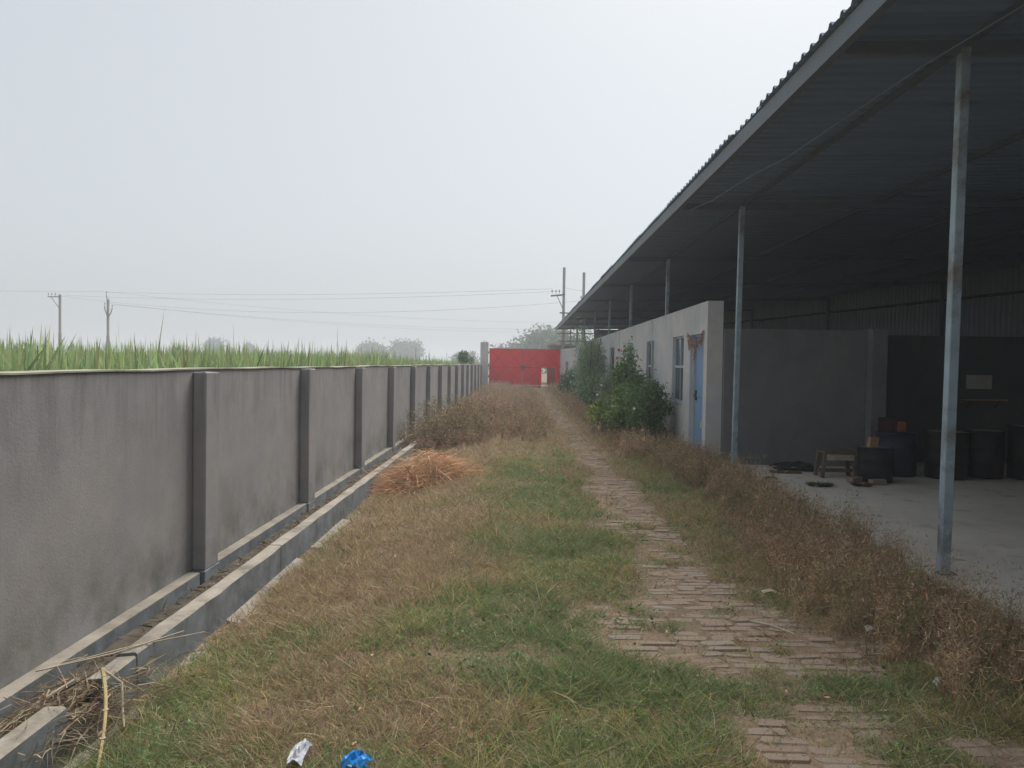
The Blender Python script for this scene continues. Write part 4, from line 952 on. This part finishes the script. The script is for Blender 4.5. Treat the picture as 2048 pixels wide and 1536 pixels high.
def tree(name, x, y, h, rx, n, col, label, seed, zc=.62, rzf=.42, lsz=.5, k=1.0):
    x, y, rx, lsz, h = x * k, y * k, rx * k, lsz * k, 1.6 + (h - 1.6) * k
    t = thing(name, (x, y, -.1), label, 'tree', 'far trees'); o = np.array(t.location); r = random.Random(seed); m = MB()
    m.tube([(x, y, -.2), (x + .1, y, h * .25), (x - .1, y, h * .5), (x, y, h * .8)], [.035 * h, .028 * h, .018 * h, .006 * h], 7)
    for i in range(7):
        a = r.uniform(0, 6.28); z = h * r.uniform(.28, .6); m.tube([(x, y, z), (x + rx * .4 * math.cos(a), y + rx * .4 * math.sin(a), z + h * .12), (x + rx * .75 * math.cos(a), y + rx * .75 * math.sin(a), z + h * .22)], [.012 * h, .008 * h, .003 * h], 5)
    m.build('trunk', M['bark'], t, t.location)
    V, T, C = foliage((x, y, h * zc), (rx, rx, h * rzf), n, lsz, lsz * .6, col, seed, shells=14)
    np_mesh('crown', V - o, T, C, M['leaf'], t)
tree('far_tree', -29.5, 152, 5.4, 3.3, 3800, (.06, .13, .075), 'dense hazy round tree left of the pair beyond the cane field', 41, k=1.75, lsz=.55, zc=.56, rzf=.44)
tree('far_tree', -22.5, 150, 5.9, 3.6, 3800, (.065, .13, .08), 'hazy round tree right of the pair beyond the cane field', 42, k=1.75, lsz=.55, zc=.56, rzf=.46)
tree('far_tree', -66, 165, 6.1, 2.4, 2200, (.05, .11, .07), 'small hazy tree behind the tall cane spears left of centre', 43, .6, .4, k=1.7)
tree('far_tree', -58.5, 165, 5.4, 1.2, 900, (.05, .08, .05), 'tiny narrow hazy tree right of the small one behind the cane', 44, .6, .4, k=1.7)
tree('far_tree', -9.6, 130, 3.4, 2.6, 1800, (.06, .09, .055), 'low hazy tree above the boundary wall near the gate pillar', 45, .55, .45, k=1.7)
tree('far_tree', 3.2, 92, 6.0, 4.1, 9000, (.11, .18, .095), 'broad hazy green tree behind the right half of the red gate', 46, .55, .46, k=1.5)
tree('far_tree', -1.6, 110, 4.6, 3.0, 2400, (.065, .10, .055), 'low hazy tree top peeping over the middle of the red gate', 47, .55, .42, k=1.6)
tree('far_tree', 13.0, 105, 5.2, 3.5, 1800, (.07, .10, .055), 'thin hazy tree seen through the open far end of the shed', 48, .6, .4, k=1.5)
tree('far_tree', -40, 190, 3.6, 4, 1800, (.06, .085, .055), 'very faint low tree clump on the horizon left of the tree pair', 49, .5, .5, k=1.6)

# ------------------------------------------------------------------ things in the shed
def drum(name, x, y, r, h, m, label, z=-.022, grp='drums in the shed', lid='rim'):
    t = thing(name, (x, y, z), label, 'drum', grp); o = t.location
    prof = [(.001, 0), (r * .97, 0), (r, .02)]
    for f in (.33, .66): prof += [(r, h * f - .03), (r * 1.035, h * f), (r, h * f + .03)]
    prof += [(r, h - .03), (r * 1.03, h - .02), (r * 1.03, h), (r * .98, h), (r * .96, h - .015), (.001, h - .015)]
    MB().lathe(prof, 24, (x, y, z)).build('body', M[m], t, o, True)
    MB().lathe([(.001, h - .012), (r * .94, h - .012), (r * .94, h - .004), (.001, h - .004)], 24, (x, y, z)).build('lid', M[lid], t, o)
    return t
drum('steel_drum', 5.12, 11.25, .24, .50, 'drum', 'short dark steel drum nearest the pilaster with a wooden block on its dusty lid')
MB_ = lambda: MB()
b = MB().box(4.98, 5.10, 11.12, 11.24, .476, .62, .006, .003); b.v = [(x + .15 * (z - .476), y, z) for x, y, z in b.v]
tag(b.build('wooden_block', M['wood']), 'upright raw wooden block standing on the short dark drum', 'block')
for i, (x, y, a) in enumerate(((5.02, 10.93, .2), (4.78, 11.12, .5))):
    bo = MB().box(-.11, .11, -.055, .055, 0, .07, .006, .003).build('loose_brick', M['brick']); bo.location = (x, y, -.022); bo.rotation_euler = (0, 0, a)
    tag(bo, ['loose brick lying at the foot of the short dark drum', 'loose brick left of the short dark drum near the low bench'][i], 'brick', 'loose bricks in the shed')
def bench():
    t = thing('low_bench', (4.72, 11.7, -.02), 'low dark wooden bench with a pale plank on top left of the short drum', 'bench'); o = t.location
    MB().box(4.5, 4.95, 11.5, 11.85, .33, .37, .004).build('seat', M['woodd'], t, o); MB().box(4.52, 4.93, 11.49, 11.52, .24, .325).build('rail', M['stick'], t, o)
    for x in (4.5, 4.9):
        for y in (11.52, 11.78): MB().bar((x + .02, y, .33), (x + .02 + (.05 if x > 4.7 else -.05), y, -.022), .05, .05, (0, 1, 0)).build('leg', M['woodd'], t, o)
    MB().box(4.46, 4.98, 11.6, 11.66, .05, .10).build('stretcher', M['woodd'], t, o)
bench()
drum('blue_drum', 5.78, 12.0, .29, .66, 'bdrum', 'dark blue plastic drum behind the short dark drum', lid='bdrum')
drum('steel_drum', 6.42, 11.75, .29, .70, 'drum', 'dark steel drum standing left of the near shed post')
drum('steel_drum', 7.05, 11.9, .28, .72, 'drum', 'dark steel drum just right of the near shed post')
drum('steel_drum', 7.75, 11.75, .36, .80, 'drum', 'large dark drum with a pale dusty lid at the far right of the shed')
tag(MB().box(5.50, 5.76, 12.0, 12.02, .645, .86, .003).build('maroon_board', M['maroon']), 'dark maroon board propped upright on the blue drum', 'board')
tag(MB().box(5.77, 5.86, 11.86, 11.98, .645, .80, .005, .003).build('orange_block', M['orange']), 'small orange block on the lid of the blue drum', 'block')

def crumple(name, cx, cy, z, sx, sy, h, m, label, cat, seed, res=9, th=.004):
    r = np.random.default_rng(seed); b = MB(); g_ = np.linspace(-1, 1, res)
    for u in g_:
        for v in g_:
            e = r.normal(0, .07, 2); k = (1 - .5 * u * u - .4 * v * v)
            b.v.append((cx + sx * (u + e[0]), cy + sy * (v + e[1]), z + h * max(0, k * r.uniform(.55, 1.05))))
    b.f = [(i * res + j, (i + 1) * res + j, (i + 1) * res + j + 1, i * res + j + 1) for i in range(res - 1) for j in range(res - 1)]
    o = b.build(name, m); s = o.modifiers.new('thick', 'SOLIDIFY'); s.thickness = th; return tag(o, label, cat)
crumple('crumpled_tarp', 4.35, 12.35, -.02, .35, .25, .14, M['dark'], 'crumpled dark tarpaulin lying against the partition wall', 'tarpaulin', 3)
tag(MB().box(3.85, 4.30, 11.9, 12.02, -.022, .012, .004, .003).build('wooden_plank', M['woodd']), 'flat dark plank on the concrete near the second shed post', 'plank')
crumple('sack_scrap', 3.62, 11.25, -.02, .10, .06, .05, M['woodd'], 'small dark sack scrap on the concrete edge near the weeds', 'scrap', 5)
def tuft(name, x, y, n, r, col, label):
    th = RNG.uniform(0, 6.28, n); q = np.sqrt(RNG.random(n)) * r; P = np.stack([x + q * np.cos(th), y + .6 * q * np.sin(th), np.full(n, -.022)], 1)
    D = np.stack([np.cos(th) * .7, np.sin(th) * .7, RNG.uniform(.4, 1.2, n)], 1); L = RNG.uniform(.05, .13, n)
    tag(np_mesh(name, *ribbons(P, D, L, RNG.uniform(.005, .01, n), L * .3, 2, jcol(col, n, .25)), M['leaf']), label, 'weed', 'weed tufts on the concrete')
tuft('weed_tuft', 4.12, 10.7, 420, .15, (.065, .085, .035), 'larger green weed tuft growing through the concrete floor')
tuft('weed_tuft', 4.72, 10.75, 220, .12, (.10, .09, .05), 'smaller brownish weed tuft on the concrete in front of the bench')
tag(MB().add([(3.62, 6.72, -.021), (3.80, 6.62, -.021), (3.82, 6.645, -.021), (3.70, 6.70, -.021), (3.63, 6.75, -.021)], [(0, 1, 2, 3, 4)]).build('chalk_mark', M['paper']), 'short white mark on the concrete floor by the near post', 'floor mark')

# ------------------------------------------------------------------ litter in the grass
def wrapper():
    o = crumple('plastic_wrapper', -.89, 3.13, float(gz(-.89, 3.13)) + .04, .032, .085, .05, M['white'], 'crumpled white and blue plastic wrapper lying in the grass', 'wrapper', 11, 8, .002)
    o = crumple('blue_bag', -.625, 2.98, float(gz(-.63, 2.98)) + .03, .055, .055, .075, M['bluebag'], 'bright blue crumpled plastic bag at the bottom edge of the grass', 'plastic bag', 12, 8, .002)
wrapper()
tag(MB().tube([(1.42, 4.72, .045), (1.52, 4.64, .05), (1.62, 4.52, .04)], [.010, .009, .006], 6).build('dry_stick', M['stick']), 'pale dry stick lying on the brick path', 'stick')
crumple('paper_scrap', 1.72, 5.32, .05, .045, .03, .03, M['stick'], 'pale dead leaf lying on the right side of the brick path', 'leaf', 14, 5, .002)
crumple('paper_scrap', 2.07, 4.55, .06, .03, .03, .04, M['paper'], 'small pale paper scrap at the foot of the dry weeds', 'paper', 15, 5, .002)
crumple('paper_scrap', 2.02, 3.72, .08, .012, .02, .05, M['paper'], 'tiny white scrap in the green grass right of the path', 'paper', 16, 4, .002)
crumple('paper_scrap', -2.28, 3.05, -.05, .05, .06, .06, M['paper'], 'crumpled white paper on the near end of the drain kerb', 'paper', 17, 5, .002)

# ------------------------------------------------------------------ haze
def haze():
    m = bpy.data.materials.new('haze_air'); m.use_nodes = True; t = m.node_tree; t.nodes.clear()
    o = t.nodes.new('ShaderNodeOutputMaterial'); v = t.nodes.new('ShaderNodeVolumePrincipled')
    v.inputs['Color'].default_value = (.80, .85, .91, 1); v.inputs['Density'].default_value = .0028; v.inputs['Anisotropy'].default_value = .2
    t.links.new(v.outputs[0], o.inputs['Volume'])
    h = MB().box(-950, 950, -100, 950, -1.5, 13).build('haze', m); tag(h, 'thin pale morning haze over the whole yard and fields', 'haze', kind='stuff'); h.display_type = 'WIRE'
haze()
